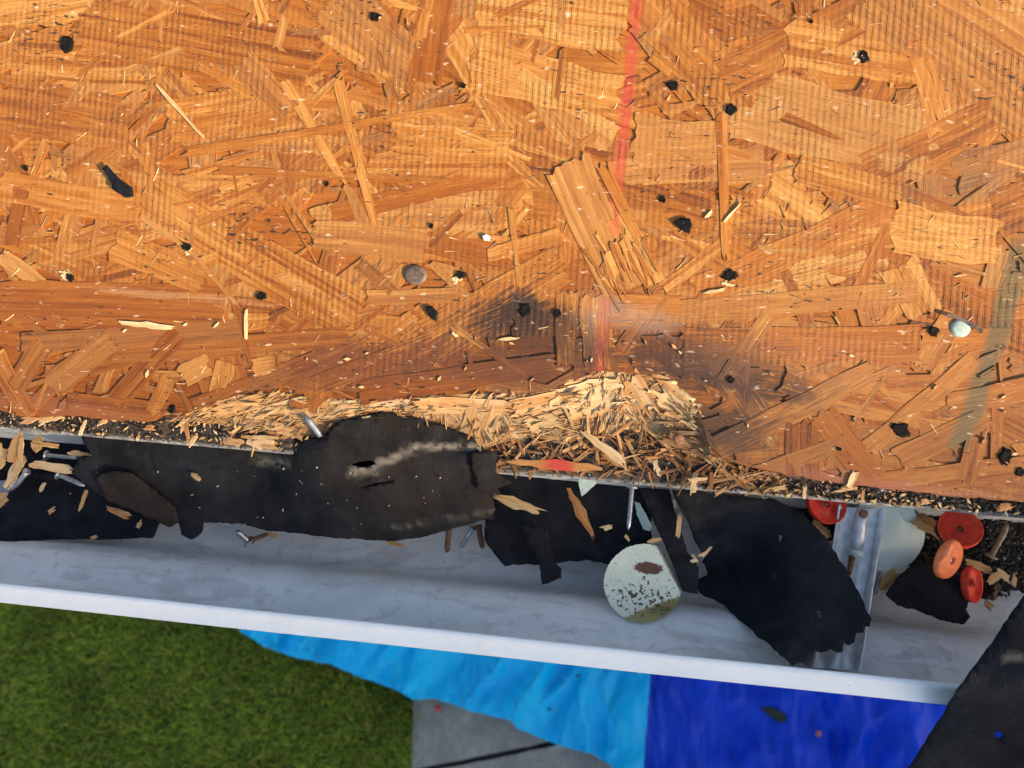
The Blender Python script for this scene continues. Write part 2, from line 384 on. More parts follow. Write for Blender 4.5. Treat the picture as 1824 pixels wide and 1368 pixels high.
# prominent strands, traced one by one: u0,v0,u1,v1,width, tone, rib, dark
TR = [
 (150, 35, 560, 112, 150, .62, .9, 0), (0, 185, 232, 225, 130, .72, .9, 0), (20, 105, 275, 118, 95, .36, .8, 0), (-60, 20, 160, -10, 100, .3, .6, 0),
 (265, 345, 632, 566, 98, .40, .8, 0), (300, 215, 520, 180, 90, .45, .7, 0), (330, 272, 840, 188, 20, .5, .2, 0), (385, 303, 800, 322, 17, .66, .1, .08),
 (512, 150, 610, 320, 24, .28, .0, 0), (602, 140, 668, 402, 22, .36, .0, 0), (578, 62, 692, 140, 26, .10, .5, 0), (596, 0, 740, 130, 110, .55, .9, 0),
 (786, -30, 756, 148, 72, .84, .2, 0), (850, 10, 1110, 45, 100, .22, 1, 0), (842, 108, 1098, 172, 100, .32, 1, 0), (925, 128, 1098, 240, 30, .12, 1, 0),
 (915, 240, 1055, 296, 42, .30, .9, 0), (700, 252, 905, 262, 86, .42, .5, 0), (590, 385, 885, 312, 44, .82, .1, 0), (655, 300, 905, 300, 36, .4, .7, 0),
 (1138, -10, 1316, 202, 96, .58, 1, 0), (1285, 145, 1562, 8, 86, .66, .25, 0), (1400, 70, 1650, 110, 110, .35, .8, 0), (1548, -15, 1850, 200, 112, .50, .9, 0), (1660, -25, 1850, 92, 62, .42, .4, 0),
 (1298, 178, 1660, 268, 135, .34, .7, .10), (1545, 312, 1820, 180, 70, .66, .3, 0), (1285, 205, 1292, 455, 20, .34, .0, 0), (1640, 100, 1680, 235, 50, .3, .4, 0),
 (1590, 405, 1780, 430, 90, .28, .6, .0), (1240, 520, 1590, 360, 60, .5, .6, 0), (1130, 250, 1290, 250, 90, .45, .4, 0), (1180, 515, 1300, 425, 28, .3, .3, 0), (1600, 470, 1650, 560, 70, .30, .6, 0),
 (0, 540, 395, 548, 92, .66, .05, .05), (40, 610, 440, 585, 36, .74, .0, .05), (200, 630, 620, 600, 50, .6, .1, .02), (0, 455, 80, 512, 34, .22, .0, 0), (40, 338, 22, 436, 36, .95, .0, .05),
 (250, 384, 345, 452, 11, .28, .0, 0), (330, 436, 425, 545, 12, .5, .0, 0), (418, 540, 448, 650, 11, .62, .0, 0), (205, 435, 360, 500, 60, .38, .3, 0), (0, 330, 250, 372, 60, .38, .4, 0),
 (30, 690, 80, 610, 46, .45, .1, 0), (90, 690, 200, 605, 56, .45, .1, 0), (205, 720, 318, 595, 44, .74, .0, .02), (325, 672, 372, 648, 52, .15, .0, 0), (385, 705, 402, 646, 38, .22, .0, 0), (452, 655, 492, 648, 34, .08, .0, 0),
 (-10, 630, 55, 742, 42, .30, .0, 0), (120, 715, 300, 735, 40, .62, .0, .02), (345, 725, 560, 640, 34, .72, .0, .06), (440, 690, 640, 610, 40, .78, .0, .06), (270, 735, 300, 672, 30, .3, .0, 0),
 (560, 690, 905, 556, 40, .46, .5, 0), (640, 700, 990, 650, 44, .80, .0, .05), (770, 610, 1000, 470, 90, .48, .6, 0), (805, 580, 938, 668, 13, .26, .0, 0), (655, 530, 815, 524, 32, .34, .2, 0),
 (640, 470, 700, 520, 26, .72, .3, .18), (910, 370, 925, 515, 12, .5, .0, 0), (1012, 292, 1112, 512, 80, .30, .0, 0), (1095, 390, 1170, 505, 40, .12, .0, 0), (1075, 300, 1165, 480, 24, .32, .0, 0),
 (1010, 520, 1010, 650, 44, .40, .0, .10), (1062, 525, 1066, 660, 60, .34, .0, .05), (1085, 556, 1215, 560, 62, .50, .0, .02), (1105, 625, 1180, 525, 30, .62, .0, .15), (1215, 610, 1640, 612, 66, .58, .5, 0), (1180, 560, 1640, 520, 50, .52, .3, 0),
 (1245, 815, 1555, 662, 48, .46, .0, 0), (1430, 752, 1432, 858, 66, .82, .0, 0), (1462, 735, 1572, 872, 62, .48, .0, 0), (1545, 800, 1735, 640, 34, .42, .0, 0), (1640, 655, 1700, 560, 44, .34, .1, 0),
 (1560, 870, 1824, 830, 46, .40, .0, 0), (1600, 820, 1760, 740, 44, .52, .0, 0), (1640, 600, 1800, 600, 30, .38, .0, 0), (1350, 850, 1500, 790, 40, .62, .0, .03), (1690, 720, 1840, 690, 44, .42, .0, 0), (1740, 780, 1720, 860, 40, .66, .0, 0),
 (560, 420, 760, 440, 60, .44, .4, 0), (1000, 420, 870, 455, 30, .40, .4, 0), (1370, 560, 1290, 680, 30, .45, .0, 0), (430, 110, 520, 200, 60, .5, .7, 0), (1420, 300, 1600, 350, 60, .4, .7, 0),
]
strands = []   # (area, mb)
for i, (u0, v0, u1, v1, w, t, rb, dk) in enumerate(TR):
    a, b = deck(u0, v0), deck(u1, v1); m = MB()
    raised = i in (8, 9, 24, 25, 54, 56)
    thin = w < 26
    strand(m, a, b, PX(w), 0.00034+0.000004*i+(0.00022 if thin else 0), min(1, max(0, t*0.95-0.03)), rb, dk, 0.0 if 1000 < (u0+u1)/2 < 1130 and 290 <= v0 < 420 else 1.0,
           n=9 if not thin else 8, m=10 if w > 40 else 5, rag=0.10 if not thin else 0.5, seed=100+i, taper=(random.uniform(.8, 1.05), random.uniform(.7, 1.05)) if not thin else (1, .6),
           bow=random.uniform(-.06, .06), twist=random.uniform(-.006, .006), thick=0.0005,
           curl=(0.0009 if (u0, v0) == (1012, 292) else random.choice([0, 0, .0002]), random.choice([0, 0, .0002])))
    m.build('strand', WOOD, deck_root)
NTR = len(TR)
for i in range(46):       # splintered foot of the big flake
    t = random.random(); u = 1072+85*t+random.uniform(-14, 14); v = 500-18*t+random.uniform(-45, 22); a = math.radians(-64+random.gauss(0, 9)); L = random.uniform(.012, .030); c = deck(u, v); d = Vector((math.cos(a), math.sin(a)))*L/2
    m = MB(); strand(m, (c.x-d.x, c.y-d.y), (c.x+d.x, c.y+d.y), random.uniform(.0012, .0040), .0008+random.random()*.0006, random.uniform(.0, .45), 0, random.choice([0, 0, .2]), 0, n=5, m=3, rag=.8, seed=1500+i, taper=(1, .3)); m.build('strand', WOOD, deck_root)
# random face strands: the big ones each an object, the small ones one mass
rnd = random.Random(21); BIG = []; SMALL = MB()
for i in range(1900):
    x = rnd.uniform(-0.52, 0.56); y = rnd.uniform(-0.03, 0.47)
    big = i < 520
    L = rnd.uniform(0.06, 0.14) if big else rnd.uniform(0.012, 0.055)
    w = rnd.uniform(0.012, 0.034) if big else rnd.uniform(0.0018, 0.010)
    a = rnd.choice([rnd.gauss(0, 22), rnd.gauss(-28, 18), rnd.gauss(28, 18), rnd.uniform(-90, 90)])
    a = math.radians(a)
    if not big and rnd.random() < .2: a += math.pi/2
    dx, dy = math.cos(a)*L/2, math.sin(a)*L/2
    if y < edge_top(x)+0.004: continue
    if abs(y-edge_top(x)) < 0.03 and abs(dy) > 0.02: continue
    tone = min(1, max(0, rnd.gauss(0.50, 0.17))) if big else min(1, max(0, rnd.gauss(0.50, 0.17)))
    h = 0.0001 + 0.00022*rnd.random() if big else 0.00015+0.00032*rnd.random()
    rib = rnd.uniform(.35, 1) if y > 0.07 else rnd.uniform(0, .35)
    m = MB() if big else SMALL
    tp = rnd.choice([(1, 1), (1, .7), (.6, 1), (1, .3)])
    strand(m, (x-dx, y-dy), (x+dx, y+dy), w, h, tone, rib*(1 if big else .7), rnd.random()**4*.25, n=6 if big else 4, m=8 if big else 3, rag=0.12 if big else .4, seed=5000+i, taper=tp,
           bow=rnd.uniform(-.1, .1), twist=rnd.uniform(-.008, .008))
    if big: BIG.append((L*w, m))
BIG.sort(key=lambda q: -q[0])
for k, (ar, m) in enumerate(BIG):
    if k < 254-NTR: m.build('strand', WOOD, deck_root)
    else: SMALL.add(m.v, m.f, m.uv, list(m.t))
so_ = SMALL.build('small_strands', WOOD, deck_root); so_['kind'] = 'stuff'

# rotted edge: torn sloping core with lifted fibre splinters
mb = MB(); nx, ny = 260, 14; vs = []
for i in range(nx+1):
    x = ROT0 + (ROT1-ROT0)*i/nx; yt = edge_top(x)+0.004; yb = edge_bot(x)
    for j in range(ny+1):
        t = j/ny; y = yt+(yb-yt)*t
        z = -0.0008 - 0.0085*t**0.8 + 0.0022*noise.noise(Vector((x*240, y*240, 3)))*math.sin(math.pi*min(1, t*1.1)) + 0.001*noise.noise(Vector((x*700, y*500, 8)))
        if j == 0: z = -0.0012
        vs.append((x, y, z))
fs = [(i*(ny+1)+j, i*(ny+1)+j+1, (i+1)*(ny+1)+j+1, (i+1)*(ny+1)+j) for i in range(nx) for j in range(ny)]
k = len(vs)
for i in range(nx+1): vs.append((vs[i*(ny+1)+ny][0], vs[i*(ny+1)+ny][1]+0.001, -TH))
fs += [(i*(ny+1)+ny, k+i, k+i+1, (i+1)*(ny+1)+ny) for i in range(nx)]
mb.add(vs, fs, [(p[0]*0.5, p[1]) for p in vs], (0.36, 0, 0.18, 1)); mb.build('rotted_core', CHIP, deck_root, smooth=True)

def splinter(mb, x, y, z, L, w, az, pitch, tone, dark, seed, curl=0.0):
    rnd = random.Random(seed); n, m = 5, 3; d = Vector((math.cos(az)*math.cos(pitch), math.sin(az)*math.cos(pitch), math.sin(pitch)))
    q = Vector((-math.sin(az), math.cos(az), rnd.uniform(-.6, .6))).normalized(); nrm = d.cross(q).normalized()
    if nrm.z < 0: nrm = -nrm
    top, uvs = [], []; uo = rnd.uniform(-5, 5); tp = rnd.uniform(.2, .9)
    eo = [rnd.uniform(-.15, .15)*L for _ in range(6)]
    for i in range(n+1):
        t = i/n; wt = w*(1-(1-tp)*t)
        for j in range(m):
            s = j/(m-1)-.5; a = (t-.5)*L + (eo[j] if i == 0 else eo[j+3] if i == n else 0)
            p = Vector((x, y, z)) + d*a + q*(s*wt+0.15*w*noise.noise(Vector((t*4, seed, 1)))) + nrm*(curl*L*(t-.4)**2 + 0.25*wt*(0.25-s*s))
            top.append(p); uvs.append((a+uo, s*wt+uo))
    k = len(top); fs = [(i*m+j, (i+1)*m+j, (i+1)*m+j+1, i*m+j+1) for i in range(n) for j in range(m-1)]
    ring = list(range(m)) + [i*m+m-1 for i in range(1, n+1)] + [n*m+j for j in range(m-2, -1, -1)] + [i*m for i in range(n-1, 0, -1)]
    low = [top[i]-nrm*0.0006 for i in ring]
    fs += [(ring[i], ring[(i+1) % len(ring)], k+(i+1) % len(ring), k+i) for i in range(len(ring))]
    mb.add(top+low, fs, uvs+[uvs[i] for i in ring], (tone, 0, dark, 1))
def rotz(x, y):
    yt, yb = edge_top(x), edge_bot(x); t = max(0, min(1, (yt-y)/max(.002, yt-yb))); return -.0004-.0082*t**.8
rnd = random.Random(5); FINE = MB()
def flow(u, t):
    if u < 600: a = rnd.gauss(.42, .25)
    elif 740 < u < 900 and t > .3: a = rnd.gauss(-1.15, .3)
    elif u < 1030: a = rnd.gauss(.10, .25)
    elif u < 1110: a = rnd.gauss(1.5, .2)
    else: a = rnd.gauss(-.45, .3)
    return rnd.uniform(-1.6, 1.6) if rnd.random() < .15 else a
for i in range(190):      # broad torn strands with fibrous ends
    x = rnd.uniform(ROT0, ROT1); yt, yb = edge_top(x), edge_bot(x); t = rnd.uniform(-.05, .95); y = yt+(yb-yt)*t; u = 912+x*F/DIST
    a = flow(u, t); L = rnd.uniform(.014, .040); w = rnd.uniform(.005, .014); m = MB()
    d = Vector((math.cos(a), math.sin(a)))*L*.5; tone = min(1, max(0, rnd.gauss(.34 if u > 580 else .48, .2))); dk = rnd.uniform(.12, .62) if u < 1130 else rnd.uniform(.1, .75)
    strand(m, (x-d.x, y-d.y), (x+d.x, y+d.y), w, .0001+.0005*rnd.random(), tone, 0, dk, n=6, m=9, rag=.3, seed=9000+i, taper=(rnd.uniform(.4, 1), rnd.uniform(.4, 1)), twist=rnd.gauss(0, .045), thick=.0005, curl=(rnd.uniform(0, .0004), rnd.uniform(0, .0010)), clip=False)
    vv = []
    for p in m.v:
        yy = max(p[1], edge_bot(p[0])-.0015); zz = p[2]+rotz(p[0], yy); vv.append((p[0], yy, min(zz, -.0012) if yy > edge_top(p[0])+.0012 else zz))
    m.v = vv; m.build('torn_strand', CHIP, deck_root)
for i, (u0, v0, u1, v1, w, tn, dk) in enumerate([(u_, v_, w_, x_, y_, z_+.10, q_+.22) for u_, v_, w_, x_, y_, z_, q_ in [(868, 712, 838, 798, 62, .22, .05), (440, 742, 548, 716, 24, .18, .05), (470, 756, 528, 772, 20, .25, .1), (1000, 724, 1095, 700, 64, .12, .0), (1175, 690, 1245, 742, 52, .16, .0), (915, 728, 1025, 706, 32, .12, .0),
        (745, 716, 905, 724, 24, .2, .0), (380, 738, 470, 712, 26, .45, .1), (1120, 680, 1160, 740, 46, .2, .05), (1190, 770, 1262, 800, 40, .6, .45), (1230, 720, 1255, 790, 36, .6, .5), (620, 740, 720, 735, 22, .3, .1), (940, 760, 1000, 742, 26, .2, 0), (500, 735, 575, 742, 26, .2, .05)]]):
    a, b = deck(u0, v0, -.003), deck(u1, v1, -.003); m = MB(); strand(m, a, b, PX(w), .0014, tn, 0, dk, n=8, m=12, rag=.35, seed=9500+i, twist=rnd.gauss(0, .05), curl=(.0005, .0012), clip=False)
    m.v = [(p[0], p[1], min(p[2]+rotz(p[0], p[1]), -.0012) if p[1] > edge_top(p[0])+.0012 else p[2]+rotz(p[0], p[1])) for p in m.v]; m.build('torn_strand', CHIP, deck_root)
for i in range(1000):
    x = rnd.uniform(ROT0, ROT1); yt = edge_top(x); yb = edge_bot(x); t = rnd.uniform(.06, 1.0)
    y = yt+(yb-yt)*t
    if yt-yb < 0.006 and rnd.random() < .5: continue
    z = rotz(x, y)+rnd.uniform(0, .0010)
    big = i < 70
    L = rnd.uniform(.014, .036) if big else rnd.uniform(.004, .018); w = rnd.uniform(.0014, .0030) if big else rnd.uniform(.0002, .0007)
    u = 912 + x*F/DIST; az = flow(u, t)
    pitch = rnd.gauss(0, .06) if t < .25 else rnd.gauss(-.03, .05)
    tone = min(1, max(0, rnd.gauss(.30, .2))); dark = rnd.uniform(.10, .5)
    if rnd.random() < .25: tone = rnd.uniform(.3, .8); dark = rnd.uniform(0, .4)
    if (u > 1150 and rnd.random() < .6) or rnd.random() < .15: dark = rnd.uniform(.3, .85)
    m = MB() if big else FINE
    splinter(m, x, y, z+.0002, L, w, az, pitch, tone, dark, i, rnd.uniform(-.3, .6))
    if big: m.build('splinter', CHIP, deck_root)
for i in range(260):
    x = rnd.uniform(-.03, .17); y = rnd.uniform(lip_y_+.002, edge_top(x)-.001 if x > .12 else edge_bot(x)+.003)
    splinter(FINE, x, y, -.0118+rnd.uniform(0, .0015), rnd.uniform(.004, .022), rnd.uniform(.0004, .003), rnd.gauss(0, .8), rnd.gauss(0, .12), rnd.uniform(.4, 1), rnd.uniform(.2, .8), 4000+i, .2)
fo = FINE.build('fine_splinters', CHIP, deck_root); fo['kind'] = 'stuff'

# ------------------------------------------------------------------ drip edge
LIPV = lambda u: 753+(926-753)*u/1824.0
lip_y = float(np.mean([deck(u, LIPV(u), -0.0135).y for u in (200, 900, 1600)]))
T = NT('drip_edge_grimy'); P = T.pos(); D = T.obj(deck_root); _, dy, _ = T.xyz(D)
n = T.noise(P, 160, 5, 0.65); n2 = T.noise(T.vmul(P, (60, 500, 300)), 1, 3); n3 = T.noise(P, 22, 3)
c = T.mix(T.ss(n, 0.35, 0.6), (0.012, 0.011, 0.012), (0.085, 0.062, 0.045)); c = T.mix(T.ss(n2, 0.56, 0.75), c, (0.11, 0.09, 0.075))
bare = T.ss(T.add(dy, T.mul(T.sub(n, 0.5), 0.004)), lip_y+0.0012, lip_y-0.0006)
c = T.mix(T.mul(bare, T.ss(n3, 0.25, 0.5)), c, T.mix(T.ss(n, .4, .7), (0.15, 0.145, 0.14), (0.42, 0.42, 0.43)))
T.bump(T.mul(n, 0.0012)); DRIP = T.out(c, 0.6, 0, 0.3)
dr = empty('drip_edge', O); dr.rotation_euler = (SLOPE, 0, 0)
tag(dr, 'grimy metal drip edge strip under the lower edge of the orange board', 'drip edge')
prof = [(0.07, -0.0125), (lip_y+0.010, -0.0128), (lip_y+0.002, -0.0132), (lip_y-0.0008, -0.0140), (lip_y-0.0019, -0.0158), (lip_y-0.0016, -0.0178), (lip_y+0.0002, -0.0195), (lip_y+0.0025, -0.026), (lip_y+0.004, -0.036)]
for nm, p0, p1, matx in (('flange', 0, 4, DRIP), ('hem', 3, 9, DRIP)):
    mb = MB(); pr = prof[p0:p1+1]; xs = np.linspace(-1.2, 1.2, 241); vs = []
    for x in xs:
        for (y, z) in pr:
            wv = 0.0007*noise.noise(Vector((x*14, 1, 0)))+0.0004*noise.noise(Vector((x*60, 4, 0))); vs.append((x, y+wv, z+wv*.4-(0.00025 if nm == 'hem' else 0)))
    n_ = len(pr); fs = [(i*n_+j, i*n_+j+1, (i+1)*n_+j+1, (i+1)*n_+j) for i in range(len(xs)-1) for j in range(n_-1)]
    mb.add(vs, fs); mb.build(nm, matx, dr, smooth=True)

# grit and crumbs on the drip edge: uncountable
T = NT('grit'); tr, tg, tb, ta = T.tone(); n = T.n.new('ShaderNodeAttribute'); n.attribute_name = 'tone'; GRIT = T.out(n.outputs['Color'], 0.7)
def grit(mb, p, r, c, rnd):
    vs = [Vector(p)+Vector((rnd.uniform(-1, 1), rnd.uniform(-1, 1), rnd.uniform(-1, 1))).normalized()*r*rnd.uniform(.5, 1) for _ in range(1)]
    b = Vector(p); s = [Vector(q) for q in ((1, 0, 0), (0, 1, 0), (-1, 0, 0), (0, -1, 0), (0, 0, 1), (0, 0, -1))]
    vs = [b+Vector((q.x*rnd.uniform(.5, 1.3), q.y*rnd.uniform(.5, 1.3), q.z*rnd.uniform(.4, .9)))*r for q in s]
    mb.add(vs, [(0, 1, 4), (1, 2, 4), (2, 3, 4), (3, 0, 4), (1, 0, 5), (2, 1, 5), (3, 2, 5), (0, 3, 5)], None, (*c, 1))
rnd = random.Random(9); gm = MB()
for i in range(4600):
    x = rnd.uniform(-.42, .45); y = rnd.uniform(lip_y-.0005, max(lip_y+.004, edge_top(x)-.0005))
    k = rnd.random(); c = (0.012, .012, .013) if k < .66 else (.07, .05, .035) if k < .88 else (.30, .31, .33) if k < .93 else (.5, .3, .13)
    if x > .1 and rnd.random() < .3: y = lip_y+rnd.uniform(0, .012)
    if y > edge_top(x): continue
    r = rnd.uniform(.0003, .0011)*(1.3 if x > .1 else 1)
    grit(gm, (x, y, -.0128+rnd.uniform(0, .0012)), r, c, rnd)
g = gm.build('edge_grit', GRIT, dr); g['kind'] = 'stuff'

# ------------------------------------------------------------------ gutter
lipz = -0.026
y_in = float(np.mean([gut(u, 1040+(1218-1040)*u/1720.0, lipz).y for u in (200, 900, 1500)]))
y_out = float(np.mean([gut(u, 1075+(1257-1075)*u/1690.0, lipz).y for u in (200, 900, 1500)]))
y_back = lip_y*math.cos(SLOPE) + 0.010
FLOOR = -0.098
GW = y_back - y_in
def gutter_mat(name, inside):
    T = NT(name); P = T.pos(); n = T.noise(P, 30, 5, 0.6); st = T.noise(T.vmul(P, (9, 260, 60)), 1, 4, 0.6); sp = T.noise(P, 330, 3, 0.6)
    bl = T.noise(P, 95, 4, 0.65)
    if inside:
        c = T.mix(T.ss(n, .3, .7), (0.62, 0.61, 0.59), (0.74, 0.73, 0.71)); c = T.mix(T.mul(T.ss(st, .5, .78), .6), c, (0.76, 0.755, 0.75))
        c = T.mix(T.mul(T.ss(bl, .56, .74), .45), c, (0.30, 0.29, 0.28)); c = T.mix(T.ss(sp, .70, .76), c, (0.06, 0.05, 0.045)); scr = T.noise(T.vmul(P, (25, 700, 200), (3, 3, 3)), 1, 3); c = T.mix(T.mul(T.ss(scr, .62, .72), .35), c, (0.78, 0.78, 0.80))
        tide = T.noise(T.vmul(P, (16, 60, 30), (1, 4, 2)), 1, 5, .7, 1.2); c = T.mix(T.mul(T.ss(tide, .52, .62), .35), c, (0.33, 0.31, 0.29))
    else:
        c = T.mix(T.mul(T.ss(n, .4, .75), .6), (0.86, 0.86, 0.86), (0.80, 0.795, 0.785)); c = T.mix(T.mul(T.ss(st, .66, .76), .4), c, (0.46, 0.42, 0.37)); c = T.mix(T.ss(sp, .74, .775), c, (0.06, 0.05, 0.045))
    T.bump(T.add(T.mul(bl, 0.0006), T.mul(n, .0012)))
    return T.out(c, 0.42 if inside else 0.35, 0.0, 0.5)
GIN = gutter_mat('gutter_inside', True); GOUT = gutter_mat('gutter_white', False)
gr = empty('gutter', (0, 0, ZD+FLOOR)); tag(gr, 'white metal eaves gutter with grey inside, littered with felt scraps', 'gutter')
yf = y_back-GW*0.66
pin = [(y_back, -0.024), (y_back, FLOOR+.006), (y_back-.006, FLOOR), (yf+.008, FLOOR), (yf, FLOOR+.003)]
# ogee front
for t in np.linspace(0.08, 1, 16):
    yy = yf + (y_out+.004-yf)*(t**0.9 + 0.10*math.sin(2*math.pi*t)*-1)
    zz = FLOOR+.003 + (lipz-.004-FLOOR-.003)*(t + 0.10*math.sin(2*math.pi*t))
    pin.append((yy, zz))
prim = [(y_in, lipz-.0052), (y_in-.0002, lipz-.0006), (y_in-.0009, lipz), (y_in*.66+y_out*.34, lipz-.0002), (y_in*.64+y_out*.36, lipz-.0016), (y_out+.0012, lipz-.0018), (y_out+.0002, lipz-.0026), (y_out, lipz-.0060), (y_out, lipz-.020), (y_out+.010, lipz-.03)]
def extrude(prof, x0, x1, nseg, mat, name, parent, wob=.0006):
    mb = MB(); xs = np.linspace(x0, x1, nseg); vs = []
    for x in xs:
        for k, (y, z) in enumerate(prof):
            wv = wob*noise.noise(Vector((x*5, k*.15, 7))); vs.append((x, y+wv, ZD+z+wv))
    n_ = len(prof); fs = [(i*n_+j, (i+1)*n_+j, (i+1)*n_+j+1, i*n_+j+1) for i in range(nseg-1) for j in range(n_-1)]
    mb.add(vs, fs); o = mb.build(name, mat, parent, parent.location, True); return o
extrude(pin, -1.3, 1.3, 90, GIN, 'trough', gr); extrude(prim, -1.3, 1.3, 90, GOUT, 'rim', gr)

# hanger
ALU = simple('hanger_aluminium', (0.60, 0.61, 0.62), 0.5, 0.55, 180, 0.16)
hr = empty('gutter_hanger', gut(1505, 1050, -.045)); tag(hr, 'silver metal gutter hanger bridging the gutter beside the mint disc', 'gutter bracket')
hz_ = -0.052
def hp(s, t, dz=0.0):    # s across -1..1, t along 0..1 (back to front)
    u = (1530-(1530-1484)*t) + s*(41+2*t); v = 905+(1192-905)*t + s*3
    sag = -0.014*math.sin(math.pi*min(1, t*1.05))**.8
    return gut(u, v, hz_+sag) + Vector((0, 0, dz))
mb = MB(); cross = [(-1, .006), (-.93, .0068), (-.84, .0012), (-.75, 0), (-.3, 0), (-.22, .0015), (.22, .0015), (.3, 0), (.75, 0), (.84, .0012), (.93, .0068), (1, .006)]
nt = 30; vs = [hp(s, t, dz) for t in np.linspace(0, 1, nt) for s, dz in cross]; n_ = len(cross)
fs = [(i*n_+j, i*n_+j+1, (i+1)*n_+j+1, (i+1)*n_+j) for i in range(nt-1) for j in range(n_-1)]
k = len(vs); vs += [p-Vector((0, 0, .001)) for p in vs]; fs += [tuple(q+k for q in f[::-1]) for f in fs]
mb.add(vs, fs); mb.build('strap', ALU, hr, hr.location, True)
def tube(mb, pts, r, n=12, cap=True):
    pts = [Vector(p) for p in pts]; vs, fs = [], []
    rr = r if isinstance(r, (list, tuple)) else [r]*len(pts)
    for i, p in enumerate(pts):
        d = (pts[min(i+1, len(pts)-1)]-pts[max(i-1, 0)]).normalized(); a = d.cross(Vector((0, 0, 1)) if abs(d.z) < .9 else Vector((1, 0, 0))).normalized(); b = d.cross(a)
        for k in range(n): th = 2*math.pi*k/n; vs.append(p+(a*math.cos(th)+b*math.sin(th))*rr[i])
    for i in range(len(pts)-1):
        for k in range(n): fs.append((i*n+k, i*n+(k+1) % n, (i+1)*n+(k+1) % n, (i+1)*n+k))
    if cap: fs += [tuple(range(n))[::-1], tuple((len(pts)-1)*n+k for k in range(n))]
    mb.add(vs, fs)
mb = MB(); tube(mb, [hp(.05, t, .0055) for t in (.02, .1, .2, .25)], [.0034, .0042, .0042, .0040]); mb.build('screw_sleeve', ALU, hr, hr.location, True)
mb = MB(); tube(mb, [hp(.05, t, .0050) for t in (.262, .268, .276, .30)], [.0052, .0056, .0056, .0044]); mb.build('washer', MINTM, hr, hr.location, True)
mb = MB(); tube(mb, [hp(-.02, t, .0030) for t in (.30, .36, .42)], [.0022, .0020, .0012]); mb.build('screw', RUST, hr, hr.location, True)
mb = MB(); v_, f_ = lathe([(.0, .0012), (.0026, .001), (.003, 0)], 14, hp(.02, .05, .0093), N); mb.add(v_, f_); mb.build('rivet', RUST, hr, hr.location, True)

# fascia, soffit and wall under the eave (one house)
hs = empty('house', (0, .6, 0)); tag(hs, 'pale house wall and fascia board under the eave behind the gutter', 'house')
WALL = simple('render_wall', (0.55, 0.52, 0.47), 0.85, 0, 30, .12, .001); FASC = simple('fascia_paint', (0.42, 0.40, 0.38), 0.6, 0, 40, .2)
def box(mb, a, b):
    (x0, y0, z0), (x1, y1, z1) = a, b
    mb.add([(x0, y0, z0), (x1, y0, z0), (x1, y1, z0), (x0, y1, z0), (x0, y0, z1), (x1, y0, z1), (x1, y1, z1), (x0, y1, z1)],
           [(0, 3, 2, 1), (4, 5, 6, 7), (0, 1, 5, 4), (1, 2, 6, 5), (2, 3, 7, 6), (3, 0, 4, 7)])
mb = MB(); box(mb, (-1.3, y_back+.003, ZD-.19), (1.3, y_back+.025, ZD-.024)); mb.build('fascia', FASC, hs, hs.location)
mb = MB(); box(mb, (-1.3, y_back+.027, ZD-.19), (1.3, .42, ZD-.178)); mb.build('soffit', FASC, hs, hs.location)
mb = MB(); box(mb, (-1.3, .425, 0), (1.3, .62, ZD-.16)); mb.build('wall', WALL, hs, hs.location)

_tp = sorted([(y, z) for y, z in pin if z < -.03 and y < y_back-.001]); _ty = [p[0] for p in _tp]; _tz = [p[1] for p in _tp]
def rest(u, v, h, gap=.0012):
    p = gut(u, v, h)
    for _ in range(4):
        zt = float(np.interp(p.y, _ty, _tz))+gap if p.y > y_in else h
        if p.z-ZD >= zt-1e-6: break
        p = gut(u, v, zt)
    return p
# ------------------------------------------------------------------ felt scraps
def felt(poly, hf, label, mat=FELT, step=12, rag=2.0, holes=(), seed=1, tone=None, name='felt_scrap', wrk=.0022, thick=.0011):
    def pos(u, v):
        return rest(u, v, hf(u, v) + wrk*noise.noise(Vector((u*.012, v*.012, seed*1.7))) + wrk*.35*noise.noise(Vector((u*.04, v*.04, seed))))
    mb = sheet_mb(poly, pos, step, rag, thick, holes, seed, None, tone)
    c = sum((Vector(p) for p in mb.v), Vector())/len(mb.v)
    o = mb.build(name, mat, None, c, True); o.location = c
    return tag(o, label, 'roofing felt', 'torn scraps of black roofing felt')
def seg(u, v, a, b):
    p = Vector((u, v)); a = Vector(a); b = Vector(b); t = max(0, min(1, (p-a).dot(b-a)/(b-a).length_squared)); return (p-(a+(b-a)*t)).length
def sm(x, a, b):
    t = max(0, min(1, (x-a)/(b-a))); return t*t*(3-2*t)

felt([(-60, 770), (150, 770), (175, 800), (160, 840), (60, 850), (-60, 860)], lambda u, v: -.085, 'flat black felt scrap at far left beneath the drip edge and wood chips', seed=3)
felt([(-60, 905), (5, 900), (20, 868), (55, 842), (130, 838), (200, 850), (260, 880), (303, 900), (282, 935), (272, 958), (150, 961), (-60, 964)], lambda u, v: -.074+.00006*(900-v), 'dark blue felt scrap with straight lower edge at far left of gutter', FELTB, seed=4, rag=1.2)
